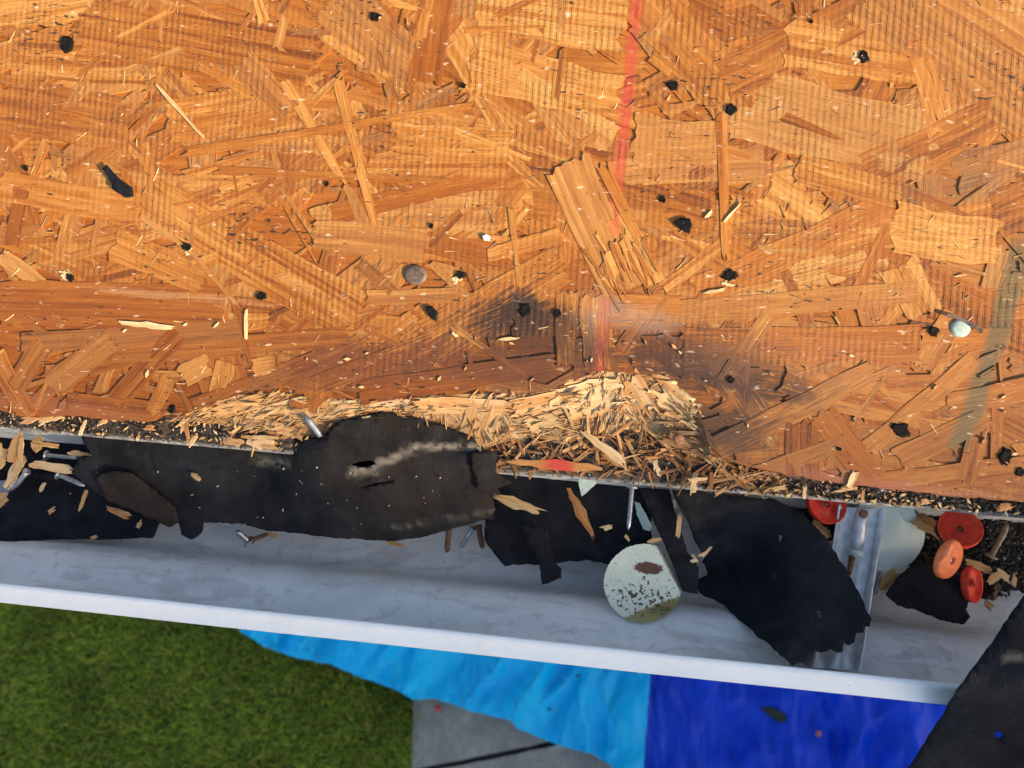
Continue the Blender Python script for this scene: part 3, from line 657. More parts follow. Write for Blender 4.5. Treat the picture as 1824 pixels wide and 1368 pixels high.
# large piece draped from the rotten edge into the gutter
def h_b(u, v):
    d = v-LIPV(u); k = sm(u, 455, 585)
    left = -.030-.00022*max(0, d); yy = deck(u, v).y; right = (math.sin(SLOPE)*yy-.0025 if d < 0 else math.sin(SLOPE)*lip_y-.0025-.00028*d)+.0015*math.sin((u-480)*.012)
    if u > 830: right -= .006*sm(u, 830, 900)
    curl = .006*sm(v, 915, 965)*sm(u, 600, 700)
    return left*(1-k)+right*k-curl
def t_b(u, v):
    line = (u-500)*.5+835     # sunlit brown painted in above/right of this diagonal
    br = sm(line-v, -12, 40)*sm(u, 470, 560)
    st = max(0, 1-min(seg(u, v, (625, 838), (690, 822)), seg(u, v, (690, 822), (745, 796)), seg(u, v, (745, 796), (850, 795)))/8)
    st = max(st, .7*max(0, 1-seg(u, v, (622, 842), (670, 843))/8), .6*max(0, 1-seg(u, v, (460, 820), (510, 826))/12), .35*max(0, 1-seg(u, v, (672, 946), (880, 908))/4))
    return (br*.5, st, 0, 1)
felt([(142, 768), (300, 778), (470, 795), (497, 790), (545, 778), (580, 778), (600, 752), (660, 735), (700, 733), (760, 750), (810, 765), (842, 778), (858, 800), (872, 830), (868, 850), (884, 866), (870, 880), (884, 908), (872, 922),
      (800, 945), (760, 955), (700, 964), (600, 958), (480, 945), (420, 932), (362, 930), (360, 948), (338, 962), (322, 952), (318, 932), (300, 925), (240, 905), (175, 880), (150, 860), (128, 842), (140, 815), (165, 812), (150, 790)],
     h_b, 'largest felt sheet, sunlit brown painted on, with a slit, draped from rotten edge into gutter', FELTW, step=9, rag=1.6, seed=11, tone=t_b, wrk=.0028,
     holes=[[(625, 827), (640, 821), (664, 820), (670, 826), (655, 832), (640, 832)], [(640, 868), (672, 860), (705, 854), (680, 861), (655, 867)]])
felt([(560, 800), (880, 822), (880, 925), (700, 945), (560, 930)], lambda u, v: h_b(u, v)-.012, 'black sheet added beneath the largest felt to darken its slit', FELT, step=20, seed=10)  # sheet added beneath only so the slits look dark
felt([(170, 848), (200, 838), (235, 842), (262, 862), (290, 885), (312, 905), (318, 930), (300, 938), (250, 915), (190, 890)], lambda u, v: h_b(u, v)+.0045, 'brown torn felt tongue folded on the left of the big sheet', FELTW, step=8, seed=12, tone=lambda u, v: (1, 0, 0, 1))
felt([(838, 806), (884, 806), (882, 840), (900, 852), (914, 860), (885, 870), (890, 882), (868, 878), (852, 870), (846, 840)], lambda u, v: h_b(u, v)+.003, 'ragged felt tag torn at the right end of the largest sheet', FELTW, step=7, rag=3, seed=13, tone=lambda u, v: (.3, 0, 0, 1))
felt([(852, 832), (1000, 842), (1160, 862), (1160, 985), (1110, 1000), (1082, 1005), (1050, 998), (985, 1002), (900, 1008), (880, 985), (862, 960), (866, 920), (880, 890)],
     lambda u, v: -.064+.00006*(930-v), 'dark felt scrap with notched corner lying left of the spotted white disc', FELTB, step=12, seed=14, tone=lambda u, v: (.8*max(0, 1-seg(u, v, (890, 960), (940, 960))/40), 0, 0, 1))
felt([(930, 935), (975, 940), (988, 1000), (1002, 1014), (1000, 1030), (965, 1041), (962, 1010), (950, 985), (938, 965)], lambda u, v: -.055-.00014*max(0, v-985), 'narrow felt tongue hanging down over the notched felt scrap', FELT, step=7, rag=1.4, seed=15, tone=lambda u, v: (.35, 0, 0, 1))
felt([(1138, 868), (1192, 872), (1205, 920), (1225, 985), (1244, 1010), (1243, 1058), (1216, 1052), (1195, 995), (1165, 930)], lambda u, v: -.047-.00012*max(0, v-940), 'long narrow felt strip beside the folded edge of the spotted white disc', FELT, step=8, rag=1.3, seed=16, tone=lambda u, v: (.3, 0, 0, 1))
felt([(1196, 872), (1300, 880), (1385, 890), (1430, 915), (1470, 955), (1505, 1010), (1535, 1065), (1552, 1102), (1549, 1115), (1540, 1116), (1538, 1127), (1526, 1128), (1522, 1143), (1512, 1148), (1503, 1145), (1500, 1160), (1490, 1163), (1480, 1156), (1476, 1160), (1462, 1164), (1450, 1158), (1446, 1170), (1440, 1184), (1428, 1178), (1412, 1185), (1395, 1172),
      (1380, 1158), (1330, 1115), (1290, 1080), (1245, 1055), (1238, 1035), (1262, 1020), (1250, 1000), (1262, 985), (1240, 960), (1225, 930)],
     lambda u, v: -.036-.030*sm(v, 890, 1030)*sm(1420-u, 0, 120)-.006*sm(v, 890, 1000)+(.030*sm(1420-u, 0, 120)+.014)*sm(v, 1080, 1185)+.003*math.sin(u*.018), 'broad dark felt sheet with jagged lower tip reaching the gutter rim', FELTB, step=11, rag=2.4, seed=17,
     holes=[[(1456, 1088), (1464, 1090), (1466, 1102), (1458, 1101)], [(1386, 952), (1394, 955), (1390, 966)]])
felt([(1225, 920), (1290, 935), (1276, 968), (1250, 985), (1236, 960)], lambda u, v: -.050, 'small square felt bit lying upon the broad dark felt sheet', FELT, step=8, seed=18)
felt([(1578, 1058), (1598, 1030), (1625, 1005), (1670, 1000), (1715, 1040), (1726, 1066), (1722, 1085), (1729, 1100), (1716, 1113), (1682, 1106), (1640, 1090), (1600, 1078)],
     lambda u, v: -.058-.00010*max(0, v-1040), 'small dark felt scrap under the orange plastic caps', FELT, step=8, rag=2, seed=19, tone=lambda u, v: (sm(1045-v, 0, 30), 0, 0, 1))  # brown upper part paints in the sunlit top of the scrap
# flap over the gutter at the right corner of view
def h_g(u, v):
    d = v-(1218+(u-1715)*.1); return .004-.00003*max(0, 1150-v)-.00035*max(0, d)
felt([(2080, 930), (1930, 930), (1824, 1060), (1772, 1138), (1716, 1214), (1658, 1306), (1600, 1402), (1540, 1500), (2080, 1500)], h_g, 'big faded black felt flap with a hole, hanging over the gutter rim at right',
     FELTB, step=16, rag=1.8, seed=20, wrk=.004, holes=[[(1771, 1306), (1779, 1302), (1788, 1307), (1784, 1315), (1775, 1314)]],
     tone=lambda u, v: (0, .5*max(0, 1-seg(u, v, (1760, 1176), (1830, 1170))/5), 0, 1))

# scraps of felt and paint lying on the board
def deck_scrap(poly, h, mat, label, cat, name, seed, step=6, rag=1.0, lift=.0008):
    R = Matrix.Rotation(SLOPE, 3, 'X')
    def pos(u, v):
        p = deck(u, v, h+lift*noise.noise(Vector((u*.06, v*.06, seed)))); return O + R @ p
    mb = sheet_mb(poly, pos, step, rag, .0008, (), seed, -N); c = sum((Vector(p) for p in mb.v), Vector())/len(mb.v)
    o = mb.build(name, mat, None, c, True); o.location = c; return tag(o, label, cat)
deck_scrap([(182, 300), (190, 293), (203, 308), (214, 320), (236, 334), (237, 350), (222, 352), (200, 338), (198, 325)], .0038, FELT, 'twisted black felt shred standing on the board at upper left', 'roofing felt', 'felt_shred', 31)
deck_scrap([(1200, 396), (1212, 388), (1230, 388), (1233, 400), (1228, 416), (1214, 408)], .0024, FELT, 'small black triangular felt bit on the board right of the red line', 'roofing felt', 'felt_shred', 32)
deck_scrap([(757, 548), (768, 545), (780, 556), (778, 574), (768, 566)], .0024, FELTW, 'tiny grey-black felt bit on the board below the rusty nail head', 'roofing felt', 'felt_shred', 33)
deck_scrap([(858, 420), (866, 417), (874, 421), (871, 429), (862, 428)], .0022, WHITECHIP, 'tiny white paint flake on the board above centre', 'paint flake', 'paint_flake', 34, 4, .5)

# ------------------------------------------------------------------ discs and caps
T = NT('spotted_white_metal'); P = T.pos(); UVd = T.uv(); c0 = gut(1155, 1012, -.057); c1 = gut(1140, 1066, -.061)
n = T.noise(P, 420, 4, .6); n2 = T.noise(P, 900, 2)
def dst(c, rx, ry):
    q = T.n.new('ShaderNodeVectorMath'); q.operation = 'SUBTRACT'; T.put(q.inputs[0], P); q.inputs[1].default_value = c
    q2 = T.vmul(q.outputs[0], (1/rx, 1/ry, 0), None, 0.0); l = T.n.new('ShaderNodeVectorMath'); l.operation = 'LENGTH'; T.l.new(q2, l.inputs[0]); return l.outputs['Value']
smear = T.ss(T.add(dst(c0, .0105, .0040), T.mul(T.sub(n, .5), .9)), 1.05, .8)
dense = T.ss(dst(c1, .030, .014), 1.3, .2)
spots = T.ss(T.add(n, T.mul(dense, .11)), .64, .675)
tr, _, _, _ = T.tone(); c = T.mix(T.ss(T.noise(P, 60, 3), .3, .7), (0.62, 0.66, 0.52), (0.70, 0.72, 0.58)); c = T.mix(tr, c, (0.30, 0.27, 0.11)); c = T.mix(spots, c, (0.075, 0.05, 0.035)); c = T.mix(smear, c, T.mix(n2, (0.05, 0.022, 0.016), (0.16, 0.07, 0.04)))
DISC = T.out(c, .55, 0, .4)
dp = []
for k in range(60):
    a = 2*math.pi*k/60; dp.append((1146+70*math.cos(a), 1039+70*math.sin(a)))
def h_d(u, v):
    # two bent-down margins
    a = Vector((1166, 970)); b = Vector((1214, 1060)); c_ = Vector((1136, 1090))
    p = Vector((u, v)); n1_ = Vector(((b-a).y, -(b-a).x)).normalized(); n2_ = Vector((-(c_-b).y, (c_-b).x)).normalized()
    if n2_.y < 0: n2_ = -n2_
    d1 = max(0, (p-b).dot(n1_)); d2 = max(0, (p-b).dot(n2_))
    return -.056 - .0008*d1 - .0006*d2 - .00008*(v-1000)
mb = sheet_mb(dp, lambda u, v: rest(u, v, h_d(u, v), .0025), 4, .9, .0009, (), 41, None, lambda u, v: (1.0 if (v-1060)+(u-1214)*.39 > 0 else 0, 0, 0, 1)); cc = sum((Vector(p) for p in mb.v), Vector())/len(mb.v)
o = mb.build('metal_disc', DISC, None, cc); o.location = cc; tag(o, 'white metal disc with rust spots and two bent-down edges lying in gutter', 'metal disc')
T = NT('mint_disc_paint'); P = T.pos(); n = T.noise(P, 300, 4, .6); c = T.mix(T.ss(T.noise(P, 40, 3), .3, .7), (.70, .78, .66), (.78, .84, .72)); c = T.mix(T.ss(n, .66, .72), c, (.16, .17, .13)); MD = T.out(c, .5)
dp = [(1580+68*math.cos(2*math.pi*k/56), 948+70*math.sin(2*math.pi*k/56)) for k in range(56)]
mb = sheet_mb(dp, lambda u, v: gut(u, v, -.062+.00025*(948-v)*.6), 8, .4, .001, (), 42); cc = sum((Vector(p) for p in mb.v), Vector())/len(mb.v)
o = mb.build('metal_disc', MD, None, cc); o.location = cc; tag(o, 'plain mint green metal disc tucked behind the silver gutter hanger', 'metal disc')
for poly, h, lab in (([(1028, 845), (1064, 848), (1062, 862), (1050, 872), (1036, 884), (1032, 866)], -.05, 'mint painted metal corner poking out below drip edge near centre'),
                     ([(1130, 893), (1140, 896), (1162, 938), (1158, 946), (1146, 942), (1134, 915)], -.054, 'white metal sliver lying beside the upright nail'),
                     ([(862, 880), (872, 876), (880, 884), (876, 894), (866, 892)], -.036, 'tiny mint metal bit at right end of the largest felt sheet')):
    mb = sheet_mb(poly, lambda u, v: gut(u, v, h-.0002*(v-860)*.5), 6, .8, .0009, (), 43); cc = sum((Vector(p) for p in mb.v), Vector())/len(mb.v)
    o = mb.build('metal_offcut', MINTM, None, cc); o.location = cc; tag(o, lab, 'metal offcut')

def plastic(name, col):
    T = NT(name); n = T.noise(T.pos(), 260, 4, .6); c = T.mix(T.ss(n, .35, .75), col, tuple(q*.72 for q in col))
    T.put(T.b.inputs['Subsurface Weight'], 0.0); T.bump(T.mul(n, .0003)); return T.out(c, .52, 0, .4)
ORANGE = plastic('orange_plastic', (.95, .23, .075)); RED = plastic('red_plastic', (.82, .060, .025))
def cap_nail(u, v, h, rad_px, tilt, mat, label, inside=False, plug=None):
    c = gut(u, v, h); dep = (c-CAM).dot(fw); R = rad_px*dep/F
    nrm = (-fw + rt*tilt[0] + up*tilt[1]).normalized(); e = empty('plastic_cap', c); e.rotation_mode = 'QUATERNION'; e.rotation_quaternion = Vector((0, 0, 1)).rotation_difference(nrm)
    tag(e, label, 'plastic cap', 'round plastic nail caps')
    s = R/.0127
    if inside: pr = [(.0016, -.002), (.0026, .0012), (.0030, .0013), (.0034, -.0016), (.0070, -.0022), (.0106, -.0012), (.0119, .0016), (.0124, .0022), (.0127, .0016), (.0124, -.0022), (.0100, -.0040), (.003, -.0042), (.0016, -.0042), (.0016, -.002)]
    else: pr = [(.0020, -.0006), (.0023, .0012), (.0034, .0018), (.0050, .0013), (.0100, .0008), (.0118, .0004), (.0125, -.0008), (.0127, -.0026), (.0121, -.0028), (.0117, -.001), (.0022, -.0010), (.0020, -.0006)]
    mb = MB(); vs, fs = lathe([(r*s, z*s) for r, z in pr], 40); mb.add(vs, fs[:-2]); mb.build('disc', mat, e, (0, 0, 0), True)
    mb = MB(); vs, fs = lathe([(0, .0004*s), (.0012*s, .0002*s), (.0019*s, -.0008*s), (.0019*s, -.003*s)], 16); mb.add(vs, fs); mb.build('nail_head', plug or RUST, e, (0, 0, 0), True)
    return e
cap_nail(1472, 898, -.050, 36, (.15, .35), RED, 'dark red cap half hidden under drip edge left of the hanger', True)
cap_nail(1710, 942, -.045, 36, (-.35, .75), RED, 'red cap with hollow side up just below the drip edge', True)
cap_nail(1693, 998, -.040, 37, (.55, -.25), ORANGE, 'bright orange cap lying topmost on the small felt scrap', False, WHITECHIP)
cap_nail(1732, 1040, -.062, 33, (.8, .1), RED, 'red cap lying partly under the bright orange cap', True)

# ------------------------------------------------------------------ nails
def nail(p0, p1, label, r=.0016, rh=.0042, mat=STEEL, thread=False, bend=None, name='nail', cat='nail'):
    p0, p1 = Vector(p0), Vector(p1); e = empty(name, p0); tag(e, label, cat); d = (p1-p0)
    pts, rr = [], []
    n = 40 if thread else 10
    for i in range(n+1):
        t = i/n; q = d*t
        if bend: q += Vector(bend)*math.sin(math.pi*t)
        pts.append(q); k = 1.0 if t < .88 else max(.08, (1-t)/.12)
        rr.append(r*k*(1+(.22*(i % 2) if thread and t > .15 else 0)))
    mb = MB(); tube(mb, pts, rr, 10); mb.build('shank', mat, e, (0, 0, 0), True)
    mb = MB(); vs, fs = lathe([(rh*.2, -.0012), (rh*.9, -.0009), (rh, 0), (rh*.8, .0005), (0, .0006)][::-1], 16, (0, 0, 0), -d.normalized()); 
    mb.add(vs, fs); mb.build('head', mat, e, (0, 0, 0), True)
nail(gut(1126, 868, -.046), gut(1119, 945, -.050), 'steel nail lying upright in gutter left of the white metal sliver')
nail(gut(104, 845, -.060), gut(152, 866, -.064), 'steel nail under the pale wedge chip at left end of gutter', .0018, .004)
nail(gut(82, 811, -.055), gut(140, 816, -.058), 'steel nail above the pale wedge chip at left end of gutter', .0015, .004)
nail(gut(48, 840, -.055), gut(10, 872, -.066), 'grey bent nail at far left of gutter under the forked wood chip', .0020, .003, bend=(0, -.004, 0))
nail(O+Matrix.Rotation(SLOPE, 3, 'X') @ deck(576, 783, -.004), O+Matrix.Rotation(SLOPE, 3, 'X') @ deck(545, 742, .001), 'ring shank nail poking out of the rotten edge above the big felt', .0018, .003, thread=True)
nail(O+Matrix.Rotation(SLOPE, 3, 'X') @ deck(574, 778, -.006), O+Matrix.Rotation(SLOPE, 3, 'X') @ deck(592, 752, -.003), 'dull nail shank crossing behind the ring shank nail', .0014, .002, RUST)
nail(gut(800, 938, -.078), gut(796, 985, -.086), 'rusty tipped nail end below the big felt sheet', .0021, .003, RUST)
nail(gut(842, 940, -.078), gut(820, 976, -.086), 'shiny nail below the right corner of the big felt sheet', .0018, .003)
nail(gut(852, 938, -.076), gut(860, 978, -.086), 'reddish rusty nail beside the notched felt scrap', .0020, .003, RUST)
nail(gut(444, 965, -.088), gut(420, 944, -.080), 'short bolt lying on the gutter floor below the big felt', .0022, .005)
nail(gut(447, 962, -.088), gut(480, 950, -.084), 'short dull nail end beside the bolt on the gutter floor', .0016, .003, RUST)
nail(gut(1765, 992, -.060), gut(1796, 934, -.050), 'thin rusty nail standing in black debris at far right', .0017, .0042, simple('dull_rust', (.30, .22, .15), .7, .2, 500, .3))
nail(gut(1558, 1056, -.080), gut(1570, 1018, -.072), 'silver nail lying beside chips below the mint disc', .0016, .003)

# nail heads and holes in the board (parts of it)
def deck_part(name, vs_fs, mat, smooth=True):
    mb = MB(); mb.add(*vs_fs); return mb.build(name, mat, deck_root, (0, 0, 0), smooth)
def head(u, v, r, mat, el=1.0):
    c = deck(u, v, .0012); vs, fs = lathe([(0, .0006), (r*.6, .0005), (r*.92, .0002), (r, -.0004), (r*.97, -.0030)], 22, c, (0.05, -.1, 1))
    vs = [Vector((c.x+(p.x-c.x)*el, p.y, p.z)) for p in vs]; deck_part('nail_head', (vs, fs), mat)
GREYRUST = simple('rust_grey_steel', (.12, .085, .07), .6, .25, 350, .45)
head(740, 490, .0062, GREYRUST, 1.2); head(1712, 585, .0056, NAILMINT, 1.05); head(1209, 783, .0034, RUST)
def hole(u, v, r_px, k=1.0, deep=True):
    r = PX(r_px); c = deck(u, v, .0009); rn = random.Random(int(u*7+v)); n = 18; vs = []; 
    for ring, (f_, z) in enumerate(((1.5, -.0012), (1.15, .0007), (.75, .0005), (.35, .0003))):
        for q in range(n):
            a = 2*math.pi*q/n; rr = r*f_*(1+.55*noise.noise(Vector((math.cos(a)*1.6, math.sin(a)*1.6, u*.1+ring*.05)))+.10*rn.uniform(-1, 1))
            vs.append(c+Vector((rr*math.cos(a)*k, rr*math.sin(a), z+.0004*rn.uniform(-1, 1)*(ring == 1))))
    fs = [(i*n+q, i*n+(q+1) % n, (i+1)*n+(q+1) % n, (i+1)*n+q) for i in range(3) for q in range(n)]; fs.append(tuple(3*n+q for q in range(n)))
    deck_part('nail_hole', (vs, fs), PIT_BLACK)  # black blob on the surface paints in the shade inside a hole
for (u, v, r) in [(118, 78, 11), (935, 552, 8), (993, 557, 5), (1303, 195, 8), (1538, 101, 7), (668, 29, 6), (125, 495, 6), (465, 527, 6), (820, 489, 5), (1300, 490, 8), (1605, 765, 10), (1662, 590, 6), (1302, 677, 5),
                  (332, 440, 5), (826, 152, 3), (1792, 815, 10), (1200, 152, 6), (582, 328, 3), (1445, 38, 3), (45, 300, 4), (1817, 840, 6), (1180, 355, 4), (305, 730, 5), (768, 402, 3), (1495, 800, 3)]:
    hole(u, v, r, random.uniform(.7, 1.4))
# pale fibres torn up round some of the holes, and lifted hairs all over the board
rnd = random.Random(33); HAIR = MB()
for (u, v, r, k) in [(1532, 108, 8, 7), (676, 32, 7, 5), (122, 487, 8, 6), (812, 494, 8, 8), (1300, 503, 8, 6), (338, 446, 6, 3)]:
    a0 = rnd.uniform(0, 6)
    for q in range(k):
        a = a0+rnd.gauss(0, .9); c = deck(u+math.cos(a)*r*rnd.uniform(.3, 1.2), v-math.sin(a)*r*rnd.uniform(.3, 1.2)); splinter(HAIR, c.x, c.y, .0007, rnd.uniform(.002, .007), rnd.uniform(.0007, .0022), rnd.gauss(.3, .6), rnd.uniform(-.05, .15), rnd.uniform(0, .15), 0, 300+q, .1)
for q in range(900):
    x, y = rnd.uniform(-.42, .45), rnd.uniform(-.03, .36)
    if y < edge_top(x)+.003: continue
    splinter(HAIR, x, y, .0006, rnd.uniform(.0015, .008), rnd.uniform(.00018, .0007), rnd.gauss(0, .7) if rnd.random() < .6 else rnd.uniform(-1.6, 1.6), rnd.uniform(-.02, .10), rnd.choice([.05, .1, .3, .5, .7, .9]), rnd.choice([0, 0, .4, .8]), 700+q, .1)
ho = HAIR.build('lifted_fibres', CHIP, deck_root); ho['kind'] = 'stuff'
# torn felt lip round the pale nail head
mbf = MB(); strand(mbf, deck(1682, 562), deck(1745, 592), PX(5), .0036, .5, 0, 1, n=8, m=3, bow=.9, seed=77, twist=.5); mbf.build('lifted_paper', GREYRUST, deck_root)

# ------------------------------------------------------------------ loose chips
Rm = Matrix.Rotation(SLOPE, 3, 'X')
def chip(u0, v0, u1, v1, w, label, h=None, tone=.25, taper=(.85, .8), name='wood_chip', rag=.35, bow=0.0, dark=0.0, tilt=0.0, red=False):
    on = h is None
    def P3(u, v, k=0):
        if on: return O + Rm @ deck(u, v, .0013+k)
        return gut(u, v, h+k)
    a, b = P3(u0, v0, tilt), P3(u1, v1); d = b-a; L = d.length; nz = N if on else Vector((0, 0, 1))
    q = nz.cross(d).normalized(); nn = d.cross(q).normalized()
    if nn.dot(nz) < 0: nn = -nn
    dep = (a-CAM).dot(fw); ww = w*dep/F; rn = random.Random(int(u0*13+v0*7)); n, m = 8, 4; top, uvs = [], []
    e0 = [rn.uniform(-1, 1)*rag*ww for _ in range(m)]; e1 = [rn.uniform(-1, 1)*rag*ww for _ in range(m)]; uo = rn.uniform(-9, 9); PK = rn.uniform(.15, .85); sk = rn.uniform(-.7, .7)*ww; e0 = [e+sk*(j/3-.5) for j, e in enumerate(e0)]; e1 = [e+rn.uniform(-1, 1)*ww*(j/3-.5) for j, e in enumerate(e1)]
    for i in range(n+1):
        t = i/n; pk = PK; pr = (taper[0]+(1-taper[0])*t/pk) if t < pk else (taper[1]+(1-taper[1])*(1-t)/(1-pk)); wt = ww*pr
        for j in range(m):
            s = j/(m-1)-.5; aa = t*L+(e0[j] if i == 0 else e1[j] if i == n else 0)
            p = a+d/L*aa + q*(s*wt+bow*ww*math.sin(math.pi*t)+.12*ww*noise.noise(Vector((t*5, s*1.5, uo)))*1.6) + nn*(.00025+.0006*math.sin(math.pi*t)*(0.3+rn.random()*.2)+.03*wt*(.25-s*s))
            top.append(p); uvs.append((aa+uo, s*wt+uo))
    k = len(top); fs = [(i*m+j, (i+1)*m+j, (i+1)*m+j+1, i*m+j+1) for i in range(n) for j in range(m-1)]
    ring = list(range(m)) + [i*m+m-1 for i in range(1, n+1)] + [n*m+j for j in range(m-2, -1, -1)] + [i*m for i in range(n-1, 0, -1)]
    low = [top[i]-nn*.0009 for i in ring]; fs += [(ring[i], ring[(i+1) % len(ring)], k+(i+1) % len(ring), k+i) for i in range(len(ring))]
    mb = MB(); mb.add(top+low, fs, uvs+[uvs[i] for i in ring], (tone, 0, dark, 1)); c = (a+b)/2
    o = mb.build(name, REDCHIP if red else CHIP, None, c); o.location = c
    tag(o, label, 'wood chip', 'loose wood chips and slivers')
T = NT('red_marked_chip'); c = gut(992, 829, -.012); q = T.n.new('ShaderNodeVectorMath'); q.operation = 'DISTANCE'; T.put(q.inputs[0], T.pos()); q.inputs[1].default_value = c
n = T.noise(T.vmul(T.uv(), (60, 900, 1)), 1, 3); col = T.mix(T.ss(n, .3, .7), (.62, .30, .09), (.45, .17, .04)); col = T.mix(T.ss(T.add(q.outputs['Value'], T.mul(T.sub(n, .5), .030)), .014, .006), col, (.62, .07, .04)); REDCHIP = T.out(col, .6)
C = chip
LH = -.0135   # height of things lying on the drip edge
C(905, 822, 1068, 834, 20, 'long orange sliver with red marking lying along the drip edge', LH+.004, .6, (.15, .4), red=True)
C(1036, 768, 1112, 825, 16, 'pale split stick leaning from the rotten edge onto the drip edge', .001, .12, (.5, .8))
C(1070, 805, 1110, 828, 14, 'short tan chip beneath the pale split stick', LH+.004, .3)
C(882, 884, 960, 911, 20, 'tan pointed chip on dark felt right of the big felt sheet', -.052, .34, (.15, .6))
C(1013, 872, 1057, 957, 20, 'long reddish brown sliver on the notched felt scrap', -.050, .85, (.4, .1))
C(215, 575, 308, 584, 12, 'bright ragged sliver lying on the brown strand at lower left', None, .06, (.5, .5))
C(438, 552, 438, 603, 6, 'thin bright upright sliver right of the long bent twig', None, .06, (.7, .7))
C(888, 605, 925, 602, 6, 'thin bright sliver lying below the black stained hole', None, .08, (.3, .3))
C(805, 592, 815, 600, 6, 'tiny bright chip left of the thin diagonal strand', None, .05)
C(1290, 395, 1320, 362, 5, 'curled white wood sliver right of the black felt triangle', None, .02, (.5, .3))
C(1258, 388, 1268, 376, 6, 'small white wood fleck above the black felt triangle', None, .02)
C(1255, 522, 1290, 516, 6, 'white sliver pointing at the hole right of the red line', None, .02, (.3, .8))
C(1510, 870, 1525, 840, 12, 'pale stub chip standing on the board edge right of centre', None, .12)
C(278, 150, 362, 244, 7, 'long thin raised twig on the board at upper left', None, .4, (.4, .6))
C(18, 826, 34, 778, 24, 'orange leaf-shaped chip in the left end of the gutter', -.048, .6, (.7, .2))
C(12, 866, 40, 815, 22, 'lower half of forked pale chip at left end of gutter', -.054, .3, (.6, .8))
C(36, 820, 38, 782, 9, 'upright prong of pale wood beside the orange leaf-shaped chip', -.047, .25)
C(62, 800, 70, 775, 18, 'triangular tan chip under the crossing stick at left', -.050, .35, (1, .2))
C(56, 789, 104, 795, 8, 'thin tan stick crossing the triangular chip at left', -.046, .32)
C(54, 825, 128, 838, 17, 'pale wedge-shaped chip between two steel nails at left', -.050, .12, (.8, .3))
C(122, 806, 166, 811, 11, 'brown leaf-shaped chip at upper left corner of big felt', -.046, .5, (.4, .2))
C(72, 875, 78, 862, 7, 'small cream chip on the dark blue felt under the pale wedge', -.068, .04, (.4, .9))
C(142, 908, 154, 875, 7, 'pinkish upright sliver at the left edge of the big felt', -.062, .42)
C(86, 914, 95, 907, 8, 'tiny cream chip on the dark blue felt, left', -.068, .1)
C(190, 905, 230, 920, 14, 'orange-tan oval chip on the dark blue felt', -.066, .45, (.4, .5))
C(245, 940, 252, 929, 7, 'small tan chip near the right end of dark blue felt', -.067, .3)
C(162, 959, 174, 955, 6, 'tiny brown chip at lower edge of dark blue felt', -.068, .5)
C(-4, 830, 8, 795, 22, 'tan chip cut by the left border above the gutter felt', -.050, .35)
C(-8, 900, 8, 880, 24, 'brown chip cut by the left border beside blue felt', -.060, .45)
C(340, 843, 356, 854, 9, 'cream chip lying alone in middle of the big felt sheet', -.040, .03, (.6, .7))
C(337, 794, 352, 774, 7, 'cream chip hanging over the drip edge lip at left', LH+.003, .1)
C(396, 784, 434, 790, 13, 'orange-tan block chip on the drip edge above the big felt', LH+.004, .4, (.9, .9))
C(442, 786, 466, 798, 10, 'pale chip at the left corner of the chip pile', LH+.004, .12)
C(452, 778, 494, 780, 6, 'top pale sliver of the chip pile beside the big felt', LH+.007, .05)
C(454, 785, 490, 788, 9, 'middle tan chip of the chip pile beside the big felt', LH+.005, .2)
C(462, 794, 490, 795, 13, 'brown chip at bottom of the chip pile beside big felt', LH+.0035, .45)
C(430, 777, 452, 780, 6, 'pale sliver left of the chip pile on drip edge', LH+.005, .08)
C(335, 781, 330, 752, 7, 'upright orange sliver on the grimy drip edge', LH+.004, .5)
C(325, 769, 326, 754, 7, 'cream chip left of the upright orange sliver', LH+.004, .08)
C(142, 775, 152, 750, 6, 'slanted cream sliver on the left drip edge', LH+.004, .15)
C(176, 754, 192, 748, 9, 'pale chip close under the board edge at left', LH+.004, .1)
C(258, 762, 274, 762, 9, 'tan chip on the drip edge left of centre', LH+.004, .22)
C(42, 750, 70, 738, 18, 'curled orange chip at the far left board edge', LH+.008, .4)
C(72, 752, 94, 742, 12, 'pale curled chip beside the far left board edge', LH+.007, .2)
C(94, 748, 112, 741, 6, 'thin pale shaving right of the curled chips', LH+.007, .15)
C(1207, 957, 1211, 916, 8, 'upright tan stick on the narrow felt strip', -.044, .3, (.9, .7))
C(1204, 905, 1201, 890, 5, 'cream sliver at top of narrow felt strip', -.043, .05)
C(1212, 882, 1220, 898, 7, 'cream chip at the top left of broad felt sheet', -.040, .05)
C(1224, 902, 1226, 888, 7, 'second cream chip at the top of broad felt sheet', -.040, .07)
C(1230, 1000, 1242, 998, 6, 'tiny cream chip on the dark gap of broad felt', -.05, .05)
C(1248, 992, 1265, 974, 9, 'tan ragged chip at left edge of broad felt sheet', -.052, .25)
C(1233, 988, 1242, 1000, 5, 'thin cream sliver at left edge of broad felt sheet', -.052, .05)
C(1155, 965, 1178, 960, 7, 'tan sliver touching the top of the spotted disc', -.050, .3)
C(1074, 942, 1088, 938, 9, 'small tan chip on the notched felt scrap', -.056, .25)
C(1113, 952, 1120, 962, 6, 'little brown chip left of the spotted disc top', -.056, .5)
C(1167, 818, 1168, 836, 8, 'cream chip on the drip edge under the rot', LH+.004, .05)
C(1174, 846, 1172, 832, 9, 'cream crumb on drip edge below the first cream chip', LH+.003, .05)
C(1226, 855, 1260, 853, 6, 'cream cross sliver on drip edge above broad felt', LH+.006, .06)
C(1234, 880, 1238, 845, 10, 'pale broken chip crossing the drip edge lip', LH+.005, .2)
C(1266, 872, 1268, 842, 8, 'dark brown upright chip on drip edge lip', LH+.005, .85, dark=.3)
C(1376, 872, 1398, 868, 8, 'pale chip on black drip edge right of the broad felt', LH+.004, .15)
C(1432, 888, 1434, 868, 6, 'upright cream sliver on black grit of drip edge', LH+.004, .1)
